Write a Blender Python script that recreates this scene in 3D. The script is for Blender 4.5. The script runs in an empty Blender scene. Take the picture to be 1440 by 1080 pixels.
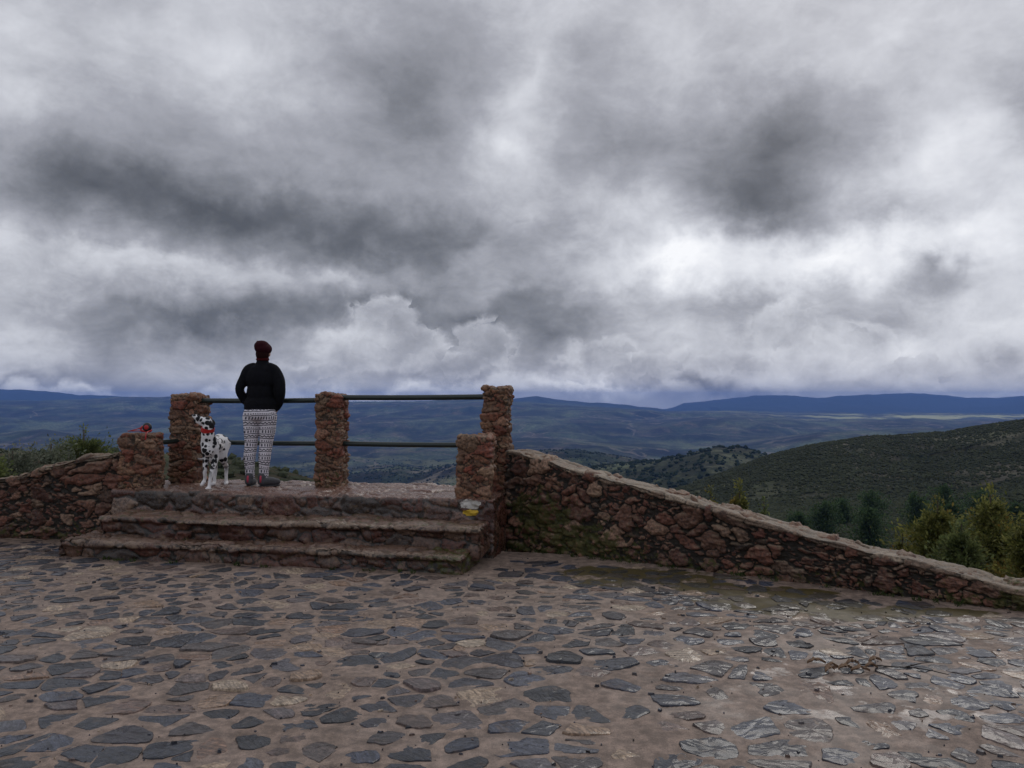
import bpy, bmesh, math, random
import numpy as np
from mathutils import Vector, Matrix

R = math.radians
random.seed(7)
scene = bpy.context.scene
col = scene.collection

# ------------------------------------------------------------------ camera
F = 1088.0          # focal length in photo pixels (1440 wide)
HZ = 563.0          # photo row of the true horizon
EYE = 1.55
cam = bpy.data.cameras.new("Camera")
camo = bpy.data.objects.new("Camera", cam)
col.objects.link(camo)
cam.sensor_width = 36.0
cam.lens = 36.0 * F / 1440.0
cam.clip_start = 0.05
cam.clip_end = 120000
camo.location = (0, 0, EYE)
camo.rotation_euler = (R(90) + math.atan((HZ - 540) / F), 0, 0)
scene.camera = camo
scene.view_settings.view_transform = 'Standard'
scene.view_settings.look = 'None'
scene.view_settings.gamma = 1
scene.view_settings.exposure = 0.24
SUN_EL, SUN_AZ = 38.0, 25.0      # azimuth from +Y towards +X


# ------------------------------------------------------------------ node helper
class NT:
    def __init__(s, tree):
        s.t = tree
        s.n = tree.nodes
        s.l = tree.links

    def new(s, typ, **kw):
        n = s.n.new(typ)
        for k, v in kw.items():
            if k == 'inp':
                for a, b in v.items():
                    s.set(n, a, b)
            else:
                setattr(n, k, v)
        return n

    def set(s, n, a, b):
        sock = n.inputs[a]
        if isinstance(b, bpy.types.NodeSocket):
            s.l.new(b, sock)
        elif isinstance(b, bpy.types.Node):
            s.l.new(b.outputs[0], sock)
        else:
            sock.default_value = b

    def m(s, op, a, b=None, c=None, clamp=False):
        n = s.new('ShaderNodeMath', operation=op)
        n.use_clamp = clamp
        s.set(n, 0, a)
        if b is not None:
            s.set(n, 1, b)
        if c is not None:
            s.set(n, 2, c)
        return n.outputs[0]

    def vm(s, op, a, b=None, c=None, scale=None):
        n = s.new('ShaderNodeVectorMath', operation=op)
        s.set(n, 0, a)
        if b is not None:
            s.set(n, 1, b)
        if c is not None:
            s.set(n, 2, c)
        if scale is not None:
            s.set(n, 'Scale', scale)
        return n.outputs['Value'] if op in ('LENGTH', 'DOT_PRODUCT', 'DISTANCE') else n.outputs[0]

    def noise(s, vec, scale, detail=4, rough=0.5, dist=0.0, color=False, typ='FBM'):
        n = s.new('ShaderNodeTexNoise')
        n.noise_dimensions = '3D'
        try:
            n.noise_type = typ
        except Exception:
            pass
        s.set(n, 'Vector', vec)
        s.set(n, 'Scale', scale)
        s.set(n, 'Detail', detail)
        s.set(n, 'Roughness', rough)
        s.set(n, 'Distortion', dist)
        return n.outputs[1 if color else 0]

    def voro(s, vec, scale, feature='F1', out='Distance', rnd=1.0):
        n = s.new('ShaderNodeTexVoronoi', feature=feature)
        s.set(n, 'Vector', vec)
        s.set(n, 'Scale', scale)
        s.set(n, 'Randomness', rnd)
        return n.outputs[out]

    def mr(s, v, a, b, c=0.0, d=1.0, smooth=True):
        n = s.new('ShaderNodeMapRange', interpolation_type='SMOOTHSTEP' if smooth else 'LINEAR')
        s.set(n, 0, v)
        n.inputs[1].default_value = a
        n.inputs[2].default_value = b
        n.inputs[3].default_value = c
        n.inputs[4].default_value = d
        return n.outputs[0]

    def mix(s, f, a, b, mode='MIX'):
        n = s.new('ShaderNodeMix', data_type='RGBA', blend_type=mode)
        s.set(n, 0, f)
        s.set(n, 6, a)
        s.set(n, 7, b)
        return n.outputs[2]

    def ramp(s, f, stops, interp='LINEAR'):
        n = s.new('ShaderNodeValToRGB')
        cr = n.color_ramp
        cr.interpolation = interp
        while len(cr.elements) < len(stops):
            cr.elements.new(0.5)
        for e, (p, c) in zip(cr.elements, stops):
            e.position = p
            e.color = (*c, 1) if len(c) == 3 else c
        s.set(n, 0, f)
        return n.outputs[0]


def c4(r, g, b):
    return (r, g, b, 1.0)


# ------------------------------------------------------------------ world: overcast sky with broken cloud
w = bpy.data.worlds.new("World")
scene.world = w
w.use_nodes = True
w.node_tree.nodes.clear()
W = NT(w.node_tree)
tc = W.new('ShaderNodeTexCoord')
D = tc.outputs['Generated']
sky = W.new('ShaderNodeTexSky', sky_type='NISHITA')
sky.sun_disc = False
sky.sun_elevation = R(SUN_EL)
sky.sun_rotation = R(SUN_AZ)
sp = W.new('ShaderNodeSeparateXYZ')
W.l.new(D, sp.inputs[0])
az = W.m('ARCTAN2', sp.outputs[0], sp.outputs[1])
el = W.m('ARCSINE', sp.outputs[2])
cmb = W.new('ShaderNodeCombineXYZ')
W.l.new(az, cmb.inputs[0])
W.l.new(el, cmb.inputs[1])
P0 = cmb.outputs[0]
# cloud-deck coordinates: clouds shrink and flatten towards the horizon
zc = W.m('ADD', W.m('MAXIMUM', sp.outputs[2], 0.0), 0.16)
deck = W.new('ShaderNodeCombineXYZ')
W.l.new(W.m('DIVIDE', sp.outputs[0], zc), deck.inputs[0])
W.l.new(W.m('DIVIDE', sp.outputs[1], zc), deck.inputs[1])
W.l.new(W.m('MULTIPLY', sp.outputs[2], 3.0), deck.inputs[2])
DK = deck.outputs[0]


def centred(colr, amp):
    return W.vm('SCALE', W.vm('SUBTRACT', colr, (0.5, 0.5, 0.5)), scale=amp)


w1 = centred(W.noise(D, 4.0, 4, 0.55, color=True), 0.13)
w2 = centred(W.noise(D, 17.0, 6, 0.6, color=True), 0.075)
P1 = W.vm('ADD', W.vm('ADD', P0, w1), w2)
w3 = W.vm('ADD', centred(W.noise(D, 14.0, 5, 0.6, color=True), 0.040), centred(W.voro(W.vm('ADD', D, centred(W.noise(D, 30.0, 4, 0.6, color=True), 0.03)), 34.0, out='Color'), 0.012))
P2 = W.vm('ADD', P0, w3)


def blob(Pv, x, y, rx, ry, rot=0.0):
    a = math.atan2(x - 720, F)
    e = math.atan2(HZ - y, math.hypot(F, x - 720))
    mp = W.new('ShaderNodeMapping', vector_type='TEXTURE')
    W.l.new(Pv, mp.inputs[0])
    mp.inputs['Location'].default_value = (a, e, 0)
    mp.inputs['Rotation'].default_value = (0, 0, R(rot))
    mp.inputs['Scale'].default_value = (rx / F, ry / F, 1)
    g = W.new('ShaderNodeTexGradient', gradient_type='QUADRATIC_SPHERE')
    W.l.new(mp.outputs[0], g.inputs[0])
    return g.outputs[1]


soft = [(150, 345, 460, 62, -3, -0.17), (30, 60, 260, 160, 0, -0.12), (700, 150, 260, 160, 0, -0.06), (430, 350, 260, 60, 0, -0.08),
        # photo x, y, rx, ry, rotation, strength
    (300, 285, 520, 110, -4, -0.62), (520, 320, 280, 80, -8, -0.22), (110, 255, 200, 90, -20, -0.22),
    (590, 120, 260, 260, 0, -0.36), (360, 190, 360, 120, -10, -0.16), (100, 150, 260, 150, 0, -0.14),
    (1090, 195, 250, 170, 25, -0.55), (1070, 275, 150, 80, 0, -0.35), (880, 190, 200, 150, 0, -0.30),
    (820, 60, 240, 100, 0, -0.12), (1270, 290, 200, 60, 0, -0.22), (1425, 155, 90, 110, 0, -0.25),
    (660, 345, 260, 70, 0, -0.25), (290, 445, 430, 72, 3, -0.55), (560, 405, 330, 45, 8, -0.30),
    (660, 445, 260, 75, -4, -0.38), (160, 505, 130, 80, 0, -0.20), (640, 515, 250, 45, 0, -0.32),
    (770, 470, 200, 90, 0, -0.30), (980, 545, 520, 22, 0, -0.30), (1050, 420, 300, 60, 0, -0.12),
    (1325, 365, 85, 60, 0, -0.42), (1270, 440, 160, 60, 10, -0.14), (1385, 500, 120, 30, 0, -0.16),
    (60, 530, 300, 22, 0, -0.18), (400, 500, 200, 40, 0, -0.12), (1190, 400, 200, 40, 0, -0.08),
    (735, 190, 110, 110, 15, 0.28), (755, 95, 80, 140, -25, 0.16), (940, 372, 200, 60, 8, 0.42),
    (1180, 355, 380, 60, 0, 0.34), (1370, 330, 240, 90, 0, 0.25), (1350, 200, 190, 110, 20, 0.20),
    (1420, 260, 140, 90, 0, 0.12), (1180, 60, 420, 90, 0, 0.10), (60, 340, 300, 50, -4, 0.12),
    (260, 372, 300, 40, 0, 0.16), (480, 375, 220, 28, 0, 0.10), (10, 90, 160, 160, 0, 0.25),
    (320, 60, 300, 110, 0, 0.10), (100, 440, 200, 70, 0, 0.16), (30, 500, 140, 60, 0, 0.10),
    (480, 470, 110, 40, 10, 0.34), (1400, 440, 200, 90, 0, 0.22), (1200, 500, 330, 55, 0, 0.20),
    (1290, 505, 150, 40, 0, 0.22), (900, 300, 240, 60, 0, 0.10), (500, 549, 460, 22, 0, 0.50),
    (830, 553, 200, 20, 0, 0.45), (1380, 548, 300, 24, 0, 0.35), (150, 546, 300, 20, 0, 0.35),
]
acc = 0.60
for (x, y, rx, ry, ro, am) in soft:
    acc = W.m('MULTIPLY_ADD', blob(P1, x, y, rx, ry, ro), am, acc)
# texture of the deck: broad billows, then wisps
n1 = W.m('SUBTRACT', W.noise(DK, 1.1, 7, 0.55, 0.5), 0.5)
n2 = W.m('SUBTRACT', W.noise(DK, 3.6, 9, 0.64, 0.3), 0.5)
DV = W.vm('MULTIPLY', D, (1.0, 1.0, 1.7))
n3 = W.m('SUBTRACT', W.noise(DV, 7.5, 9, 0.62, 0.25), 0.5)
n4 = W.m('SUBTRACT', W.noise(W.vm('ADD', DV, centred(W.noise(D, 11.0, 3, 0.5, color=True), 0.12)), 21.0, 8, 0.66, 0.0), 0.5)
acc = W.m('MULTIPLY_ADD', n1, 0.10, acc)
acc = W.m('MULTIPLY_ADD', n2, 0.10, acc)
acc = W.m('MULTIPLY_ADD', n3, 0.40, acc)
lowsky = W.mr(el, 0.42, 0.05, 0.16, 0.34)
acc = W.m('ADD', acc, W.m('MULTIPLY', n4, lowsky))
# heaped clouds low over the valley: crisp tops, greyer bases
heaps = [(540, 455, 50, 42), (575, 490, 60, 36), (685, 480, 52, 34), (500, 500, 60, 30), (850, 500, 60, 32), (905, 520, 60, 24),
         (1108, 462, 56, 46), (1150, 500, 70, 34), (1040, 515, 70, 24), (960, 505, 40, 22), (1290, 515, 70, 24), (640, 515, 50, 22),
         (800, 520, 46, 20), (1400, 500, 46, 30), (430, 525, 70, 18), (1215, 490, 44, 28)]
hf = 0.0
for (x, y, rx, ry) in heaps:
    hf = W.m('MAXIMUM', blob(P2, x, y, rx * 1.5, ry * 1.5), hf)
hm = W.mr(W.m('MULTIPLY_ADD', n4, 0.36, hf), 0.07, 0.24)
hb = W.m('MULTIPLY_ADD', W.mr(hf, 0.10, 0.60), -0.17, 0.69)
hn = W.m('SUBTRACT', W.noise(P2, 26.0, 6, 0.6), 0.5)
hb = W.m('MULTIPLY_ADD', hn, 0.75, hb)
hb = W.m('MULTIPLY_ADD', W.m('SUBTRACT', el, 0.06), 1.6, hb)
acc = W.m('ADD', acc, W.m('MULTIPLY', hm, W.m('MULTIPLY', W.m('SUBTRACT', hb, acc), 0.54)))
acc = W.m('MULTIPLY_ADD', W.m('SUBTRACT', acc, 0.52), 1.02, 0.525)
# behind the viewer the unseen deck is even grey, set to light the fronts
front = W.mr(sp.outputs[1], -0.25, 0.25)
acc = W.m('ADD', W.m('MULTIPLY', acc, front), W.m('MULTIPLY', W.m('SUBTRACT', 1.0, front), W.m('MULTIPLY_ADD', n2, 0.3, 0.63)))
cl = W.ramp(acc, [(0.0, (0.074, 0.076, 0.082)), (0.14, (0.112, 0.115, 0.126)), (0.30, (0.188, 0.193, 0.212)),
                  (0.50, (0.335, 0.340, 0.375)), (0.70, (0.56, 0.57, 0.61)), (0.86, (0.72, 0.73, 0.765)),
                  (1.0, (0.86, 0.865, 0.885))])
skys = W.vm('SCALE', sky.outputs[0], scale=0.08)
skyc = W.mix(0.96, skys, cl)
bg = W.new('ShaderNodeBackground')
W.l.new(skyc, bg.inputs[0])
bg.inputs[1].default_value = 1.0
wo = W.new('ShaderNodeOutputWorld')
W.l.new(bg.outputs[0], wo.inputs[0])
try:
    w.cycles.sampling_method = 'MANUAL'
    w.cycles.sample_map_resolution = 512
except Exception:
    pass

# ------------------------------------------------------------------ sun behind the cloud
sl = bpy.data.lights.new("Sun", 'SUN')
sl.energy = 0.6
sl.angle = R(25)
sl.color = (1.0, 0.95, 0.88)
so = bpy.data.objects.new("Sun", sl)
col.objects.link(so)
sd_ = Vector((math.sin(R(SUN_AZ)) * math.cos(R(SUN_EL)), math.cos(R(SUN_AZ)) * math.cos(R(SUN_EL)), math.sin(R(SUN_EL))))
so.rotation_euler = sd_.to_track_quat('Z', 'Y').to_euler()


# ------------------------------------------------------------------ numpy noise
def h3(ix, iy, iz, seed):
    with np.errstate(over='ignore'):
        h = (ix.astype(np.int64) * 374761393 + iy.astype(np.int64) * 668265263 + iz.astype(np.int64) * 2147483647 + seed * 1274126177).astype(np.uint64)
        h = (h ^ (h >> np.uint64(13))) * np.uint64(1274126177)
        h = (h ^ (h >> np.uint64(16))) * np.uint64(2246822519)
        h = h ^ (h >> np.uint64(15))
    return (h & np.uint64(0xFFFFFF)).astype(np.float64) / 16777216.0


def vn(p, seed=0):
    i = np.floor(p).astype(np.int64)
    f = p - i
    f = f * f * f * (f * (f * 6 - 15) + 10)
    r = 0
    for dx in (0, 1):
        for dy in (0, 1):
            for dz in (0, 1):
                wt = (f[:, 0] if dx else 1 - f[:, 0]) * (f[:, 1] if dy else 1 - f[:, 1]) * (f[:, 2] if dz else 1 - f[:, 2])
                r = r + wt * h3(i[:, 0] + dx, i[:, 1] + dy, i[:, 2] + dz, seed)
    return r * 2 - 1


def fbm(p, octv=4, seed=0, gain=0.5):
    a, s, t = 1.0, 0.0, 0.0
    q = p.copy()
    for k in range(octv):
        s = s + a * vn(q, seed + k * 17)
        t += a
        a *= gain
        q = q * 2.03 + 11.7
    return s / t


def ridged(p, octv=4, seed=0):
    a, s, t = 1.0, 0.0, 0.0
    q = p.copy()
    for k in range(octv):
        s = s + a * (1 - np.abs(vn(q, seed + k * 31)) * 2)
        t += a
        a *= 0.5
        q = q * 2.1 + 5.3
    return s / t


def worley(p, seed=0):
    i = np.floor(p).astype(np.int64)
    n = len(p)
    f1 = np.full(n, 9.0)
    f2 = np.full(n, 9.0)
    r1 = np.zeros(n)
    r2 = np.zeros(n)
    off = np.zeros((n, 3))
    for dx in (-1, 0, 1):
        for dy in (-1, 0, 1):
            for dz in (-1, 0, 1):
                a, b, c = i[:, 0] + dx, i[:, 1] + dy, i[:, 2] + dz
                qx = a + 0.08 + 0.84 * h3(a, b, c, seed)
                qy = b + 0.08 + 0.84 * h3(a, b, c, seed + 1)
                qz = c + 0.08 + 0.84 * h3(a, b, c, seed + 2)
                d = np.sqrt((p[:, 0] - qx) ** 2 + (p[:, 1] - qy) ** 2 + (p[:, 2] - qz) ** 2)
                ra, rb = h3(a, b, c, seed + 3), h3(a, b, c, seed + 4)
                near = d < f1
                f2 = np.where(near, f1, np.minimum(f2, d))
                r1 = np.where(near, ra, r1)
                r2 = np.where(near, rb, r2)
                off = np.where(near[:, None], p - np.stack([qx, qy, qz], 1), off)
                f1 = np.where(near, d, f1)
    return f1, f2, r1, r2, off


def sstep(x, a, b):
    t = np.clip((x - a) / (b - a), 0, 1)
    return t * t * (3 - 2 * t)


# ------------------------------------------------------------------ mesh helpers
def mesh_np(name, V, Fq, attrs=None, smooth=True):
    V = np.asarray(V, dtype=np.float32)
    me = bpy.data.meshes.new(name)
    if isinstance(Fq, np.ndarray):
        k = Fq.shape[1]
        me.vertices.add(len(V))
        me.vertices.foreach_set('co', V.ravel())
        me.loops.add(Fq.size)
        me.loops.foreach_set('vertex_index', Fq.astype(np.int32).ravel())
        me.polygons.add(len(Fq))
        me.polygons.foreach_set('loop_start', np.arange(0, Fq.size, k, dtype=np.int32))
        me.update(calc_edges=True)
    else:
        me.from_pydata([tuple(map(float, v)) for v in V], [], [tuple(f) for f in Fq])
        me.update()
    me.polygons.foreach_set('use_smooth', np.full(len(me.polygons), smooth, dtype=bool))
    if attrs:
        for an, arr in attrs.items():
            ca = me.color_attributes.new(an, 'FLOAT_COLOR', 'POINT')
            ca.data.foreach_set('color', np.asarray(arr, dtype=np.float32).ravel())
    me.validate()
    return me


def link(name, me, mat=None, parent=None):
    o = bpy.data.objects.new(name, me)
    col.objects.link(o)
    if mat is not None and me is not None:
        for mm in (mat if isinstance(mat, (list, tuple)) else [mat]):
            me.materials.append(mm)
    if parent is not None:
        o.parent = parent
    return o


def tag(o, label=None, cat=None, group=None, kind=None):
    if label:
        o['label'] = label
    if cat:
        o['category'] = cat
    if group:
        o['group'] = group
    if kind:
        o['kind'] = kind
    return o


def empty(name, loc=(0, 0, 0), rz=0.0):
    o = bpy.data.objects.new(name, None)
    col.objects.link(o)
    o.empty_display_size = 0.2
    o.location = loc
    o.rotation_euler = (0, 0, rz)
    return o


def newmat(name):
    m = bpy.data.materials.new(name)
    m.use_nodes = True
    m.node_tree.nodes.clear()
    t = NT(m.node_tree)
    bs = t.new('ShaderNodeBsdfPrincipled')
    out = t.new('ShaderNodeOutputMaterial')
    t.l.new(bs.outputs[0], out.inputs[0])
    return m, t, bs


def simple(name, c, rough=0.7, metal=0.0, spec=0.5, nscale=30, namp=0.15, bump=0.0):
    m, t, bs = newmat(name)
    tcn = t.new('ShaderNodeTexCoord').outputs['Object']
    n = t.noise(tcn, nscale, 5, 0.6)
    colr = t.mix(n, c4(*[x * (1 - namp) for x in c]), c4(*[min(1, x * (1 + namp)) for x in c]))
    t.set(bs, 'Base Color', colr)
    t.set(bs, 'Roughness', rough)
    t.set(bs, 'Metallic', metal)
    t.set(bs, 'Specular IOR Level', spec)
    if bump:
        b = t.new('ShaderNodeBump')
        t.set(b, 'Height', n)
        t.set(b, 'Strength', bump)
        t.set(b, 'Distance', 0.01)
        t.set(bs, 'Normal', b)
    return m


# ------------------------------------------------------------------ masonry
def masonry_mat(name, stops, mortar, rough=0.75, bump=0.6, wet=0.0, spec=0.4, top=(0.26, 0.205, 0.15), topf=0.6):
    m, t, bs = newmat(name)
    at = t.new('ShaderNodeAttribute', attribute_name='cell')
    s = t.new('ShaderNodeSeparateColor')
    t.l.new(at.outputs['Color'], s.inputs[0])
    obj = t.new('ShaderNodeTexCoord').outputs['Object']
    base = t.ramp(s.outputs[0], stops)
    fine = t.noise(obj, 38, 8, 0.68, 0.4)
    base = t.mix(t.mr(fine, 0.30, 0.72), t.vm('SCALE', base, scale=0.30), t.vm('SCALE', base, scale=1.75))
    # bleached, lichen-flecked patches
    och = t.mr(t.noise(obj, 9, 6, 0.65), 0.54, 0.70)
    base = t.mix(t.m('MULTIPLY', och, 0.50), base, c4(0.27, 0.185, 0.115))
    mo = t.mix(t.noise(obj, 60, 4, 0.6), c4(*[x * 0.6 for x in mortar]), c4(*[x * 1.5 for x in mortar]))
    # mask with a ragged edge
    mk = t.mr(t.m('MULTIPLY_ADD', t.m('SUBTRACT', fine, 0.5), 0.7, s.outputs[1]), 0.22, 0.5)
    cc = t.mix(mk, mo, base)
    # worn, dusty upward faces (feet and weather)
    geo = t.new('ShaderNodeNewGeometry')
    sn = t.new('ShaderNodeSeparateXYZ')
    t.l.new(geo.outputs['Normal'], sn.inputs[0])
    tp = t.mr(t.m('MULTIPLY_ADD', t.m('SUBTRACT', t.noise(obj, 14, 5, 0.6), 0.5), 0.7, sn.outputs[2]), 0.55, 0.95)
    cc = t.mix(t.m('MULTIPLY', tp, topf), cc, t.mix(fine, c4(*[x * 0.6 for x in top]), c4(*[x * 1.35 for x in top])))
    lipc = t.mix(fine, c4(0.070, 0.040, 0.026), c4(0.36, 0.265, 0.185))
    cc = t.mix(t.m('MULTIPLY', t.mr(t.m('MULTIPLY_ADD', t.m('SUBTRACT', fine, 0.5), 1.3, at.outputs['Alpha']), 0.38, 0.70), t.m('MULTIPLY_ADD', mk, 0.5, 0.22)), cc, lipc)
    # moss
    mn = t.mr(t.m('MULTIPLY_ADD', t.m('SUBTRACT', t.noise(obj, 13, 8, 0.72), 0.5), 2.6, s.outputs[2]), 0.44, 0.66)
    cc = t.mix(t.m('MULTIPLY', mn, 0.85), cc, t.mix(fine, c4(0.010, 0.016, 0.003), c4(0.085, 0.088, 0.010)))
    t.set(bs, 'Base Color', cc)
    t.set(bs, 'Roughness', t.mr(fine, 0.3, 0.7, rough - 0.30, rough + 0.10))
    t.set(bs, 'Specular IOR Level', spec)
    hgt = t.m('ADD', fine, t.m('MULTIPLY', t.noise(obj, 120, 4, 0.6), 0.4))
    b = t.new('ShaderNodeBump')
    t.set(b, 'Height', hgt)
    t.set(b, 'Strength', bump)
    t.set(b, 'Distance', 0.012)
    t.set(bs, 'Normal', b)
    return m


REDS = [(0.0, (0.060, 0.026, 0.018)), (0.20, (0.150, 0.062, 0.040)), (0.36, (0.040, 0.026, 0.018)),
        (0.52, (0.190, 0.092, 0.060)), (0.66, (0.085, 0.040, 0.028)), (0.80, (0.120, 0.042, 0.028)), (0.92, (0.240, 0.150, 0.100)), (1.0, (0.08, 0.05, 0.035))]
DARKR = [(0.0, (0.050, 0.019, 0.013)), (0.3, (0.100, 0.038, 0.025)), (0.5, (0.028, 0.018, 0.013)),
         (0.7, (0.115, 0.060, 0.040)), (0.85, (0.055, 0.024, 0.017)), (1.0, (0.15, 0.095, 0.065))]
PILL = [(0.0, (0.135, 0.044, 0.026)), (0.25, (0.205, 0.102, 0.058)), (0.5, (0.180, 0.112, 0.070)),
        (0.72, (0.120, 0.058, 0.036)), (0.86, (0.185, 0.055, 0.034)), (1.0, (0.28, 0.19, 0.12))]
M_wall = masonry_mat('rubble_wall', REDS, (0.016, 0.012, 0.008), top=(0.26, 0.20, 0.14), topf=0.55, bump=0.9)
M_cap = masonry_mat('coping_stone', [(0.0, (0.11, 0.07, 0.05)), (0.4, (0.20, 0.15, 0.105)), (0.7, (0.15, 0.095, 0.065)), (1.0, (0.26, 0.205, 0.15))], (0.060, 0.045, 0.032), top=(0.23, 0.185, 0.135), topf=0.40, bump=0.9)
M_pillar = masonry_mat('rubble_pillar', PILL, (0.050, 0.033, 0.022), bump=1.0, topf=0.25)
M_step = masonry_mat('step_stone', DARKR, (0.013, 0.009, 0.006), rough=0.5, spec=0.6, top=(0.165, 0.100, 0.068), topf=0.60)
M_plat = masonry_mat('platform_stone', DARKR, (0.030, 0.021, 0.016), rough=0.40, spec=0.7, top=(0.21, 0.115, 0.085), topf=0.6)


def box_grid(lo, hi, res, rnd):
    """Closed rounded box surface, shared vertices; returns V (n,3), N (n,3), quads."""
    lo, hi = np.array(lo, float), np.array(hi, float)
    n = [max(2, int(round((hi[k] - lo[k]) / res[k]))) for k in range(3)]
    idx = {}
    key = []
    quads = []
    ax = [np.linspace(lo[k], hi[k], n[k] + 1) for k in range(3)]
    Vl = []
    off = 0
    for a in range(3):
        b, c = (a + 1) % 3, (a + 2) % 3
        for side in (0, 1):
            I, J = np.meshgrid(np.arange(n[b] + 1), np.arange(n[c] + 1), indexing='ij')
            K = np.zeros((I.size, 3), dtype=np.int64)
            K[:, a] = n[a] if side else 0
            K[:, b] = I.ravel()
            K[:, c] = J.ravel()
            key.append(K)
            g = np.arange(I.size).reshape(I.shape) + off
            q = np.stack([g[:-1, :-1], g[1:, :-1], g[1:, 1:], g[:-1, 1:]], -1).reshape(-1, 4)
            if not side:
                q = q[:, ::-1]
            quads.append(q)
            off += I.size
    K = np.concatenate(key)
    Q = np.concatenate(quads)
    code = (K[:, 0] * 100003 + K[:, 1]) * 100003 + K[:, 2]
    u, first, inv = np.unique(code, return_index=True, return_inverse=True)
    K = K[first]
    Q = inv.ravel()[Q]
    V = np.stack([ax[k][K[:, k]] for k in range(3)], 1)
    inner = np.clip(V, lo + rnd, hi - rnd)
    d = V - inner
    L = np.linalg.norm(d, axis=1, keepdims=True)
    N = d / np.maximum(L, 1e-9)
    V = inner + N * rnd
    return V, N, Q


def rubble(V, N, cell, amp, seed, rough=0.006, warp=0.35, gap=0.12, small=0.42, facet=0.55):
    """Displace V along N as rubble stonework. cell = stone size xyz."""
    cell = np.array(cell)
    q = V / cell * (1 + 0.05 * fbm(V * 1.3 + 17, 2, seed + 21))[:, None]
    wv = np.stack([fbm(q * 0.9 + 31, 4, seed + 50, 0.6), fbm(q * 0.9 + 77, 4, seed + 60, 0.6), fbm(q * 0.9 + 5, 4, seed + 70, 0.6)], 1)
    q = q + wv * warp

    def layer(qq, sd, gp):
        f1, f2, r1, r2, off = worley(qq, sd)
        edge = f2 - f1
        dirs = np.stack([np.sin(r1 * 91.0), np.cos(r1 * 57.0), np.sin(r2 * 83.0)], 1)
        pl = (off * dirs).sum(1)
        h = sstep(edge, 0.0, gp) * 0.62 + sstep(edge, 0.0, gp * 3.2) * 0.38
        return edge, r1, r2, h, pl
    e1, a1, b1, h1, p1 = layer(q, seed, gap)
    e2, a2, b2, h2, p2 = layer(q * np.array([2.1, 2.1, 1.9]) + 40, seed + 300, gap * 1.5)
    sm = b1 < small                      # some big cells are packed with small stones instead
    h = np.where(sm, h2 * 0.8 * sstep(e1, 0, gap * 0.8), h1)
    pl = np.where(sm, p2 * 0.5, p1)
    r1 = np.where(sm, a2, a1)
    r2 = np.where(sm, b2 * 0.7, b1)
    edge = np.where(sm, np.minimum(e2 / 1.4, e1), e1)
    mask = sstep(edge, gap * 0.25, gap * 0.8)
    crag = ridged(V * np.array([11, 11, 17.0]), 5, seed + 5)
    fine = fbm(V * np.array([50, 50, 70.0]), 3, seed + 9)
    rad = amp * (h * (0.40 + 0.80 * r2) - 0.25 + facet * pl * h) + rough * crag * (0.4 + mask) + rough * 0.9 * fine
    big = fbm(V * 1.7, 2, seed + 13) * amp * 0.45
    out = V + N * (rad + big)[:, None]
    return out, r1, mask


# stair frame: u runs along the steps to the right, v away from the viewer
OX, OY, YAW = -0.45, 6.94, R(10.3)
CU, SU = math.cos(YAW), math.sin(YAW)


def uv(u, v, z=0.0):
    return (OX + CU * u + SU * v, OY - SU * u + CU * v, z)


stairF = (OX, OY, 0.0)


def stone_obj(name, lo, hi, mat, cell, amp, seed, res=(0.013, 0.013, 0.013), rnd=0.02, parent=None, loc=None, rz=None,
              shape=None, moss=None, lip=None, **kw):
    V, N, Q = box_grid(lo, hi, res, rnd)
    if shape is not None:
        V, N = shape(V, N)
    Vd, r1, mk = rubble(V, N, cell, amp, seed, **kw)
    ms = moss(V) if moss is not None else np.zeros(len(V))
    me = mesh_np(name, Vd, Q, {'cell': np.stack([r1, mk, ms, lip(V) if lip is not None else np.zeros(len(V))], 1)})
    o = link(name, me, mat, parent)
    if loc is not None:
        o.location = loc
    if rz is not None:
        o.rotation_euler = (0, 0, rz)
    return o


# --- steps (one thing: three courses and the painted trail blaze)
steps = empty('stone_steps', stairF, -YAW)
tag(steps, 'broad rubble stone steps with three worn treads leading up to the lookout platform', 'steps')


def lowmoss(V):
    return 0.30 * sstep(-V[:, 2], -0.12, 0.0) + 0.1


def wob(seed, amp=0.040, ztop=None):
    def f(V, N):
        d = fbm(V * np.array([1.5, 1.5, 3.0]) + seed, 3, seed)
        V = V.copy()
        if ztop is not None:          # the tread slabs overhang the risers a little
            k = sstep(ztop - V[:, 2] + 0.012 * fbm(V * np.array([9, 0, 0]), 2, seed + 1), 0.030, 0.060)
            V[:, 1] += np.where(N[:, 1] < -0.1, 0.045 * k, 0)
        V[:, 1] += np.where(N[:, 1] < -0.1, d * amp * 1.6, 0)
        V[:, 2] += np.where(N[:, 2] > 0.1, d * amp * 0.6, 0)
        return V, N
    return f


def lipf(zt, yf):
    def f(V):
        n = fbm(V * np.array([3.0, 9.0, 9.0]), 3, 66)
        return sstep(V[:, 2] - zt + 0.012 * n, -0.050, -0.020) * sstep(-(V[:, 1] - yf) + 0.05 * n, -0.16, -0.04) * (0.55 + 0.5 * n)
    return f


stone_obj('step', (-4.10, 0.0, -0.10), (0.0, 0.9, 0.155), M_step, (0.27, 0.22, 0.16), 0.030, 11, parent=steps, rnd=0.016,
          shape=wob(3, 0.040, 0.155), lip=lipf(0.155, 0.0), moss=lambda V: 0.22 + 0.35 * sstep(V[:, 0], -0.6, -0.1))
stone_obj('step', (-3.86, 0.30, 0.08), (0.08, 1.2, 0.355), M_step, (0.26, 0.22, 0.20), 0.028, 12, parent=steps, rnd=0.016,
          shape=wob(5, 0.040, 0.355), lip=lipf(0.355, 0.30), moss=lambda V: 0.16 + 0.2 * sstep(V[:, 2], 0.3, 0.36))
plat_seed = 13


def plat_shape(V, N):
    return wob(9, 0.012)(V, N)


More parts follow.
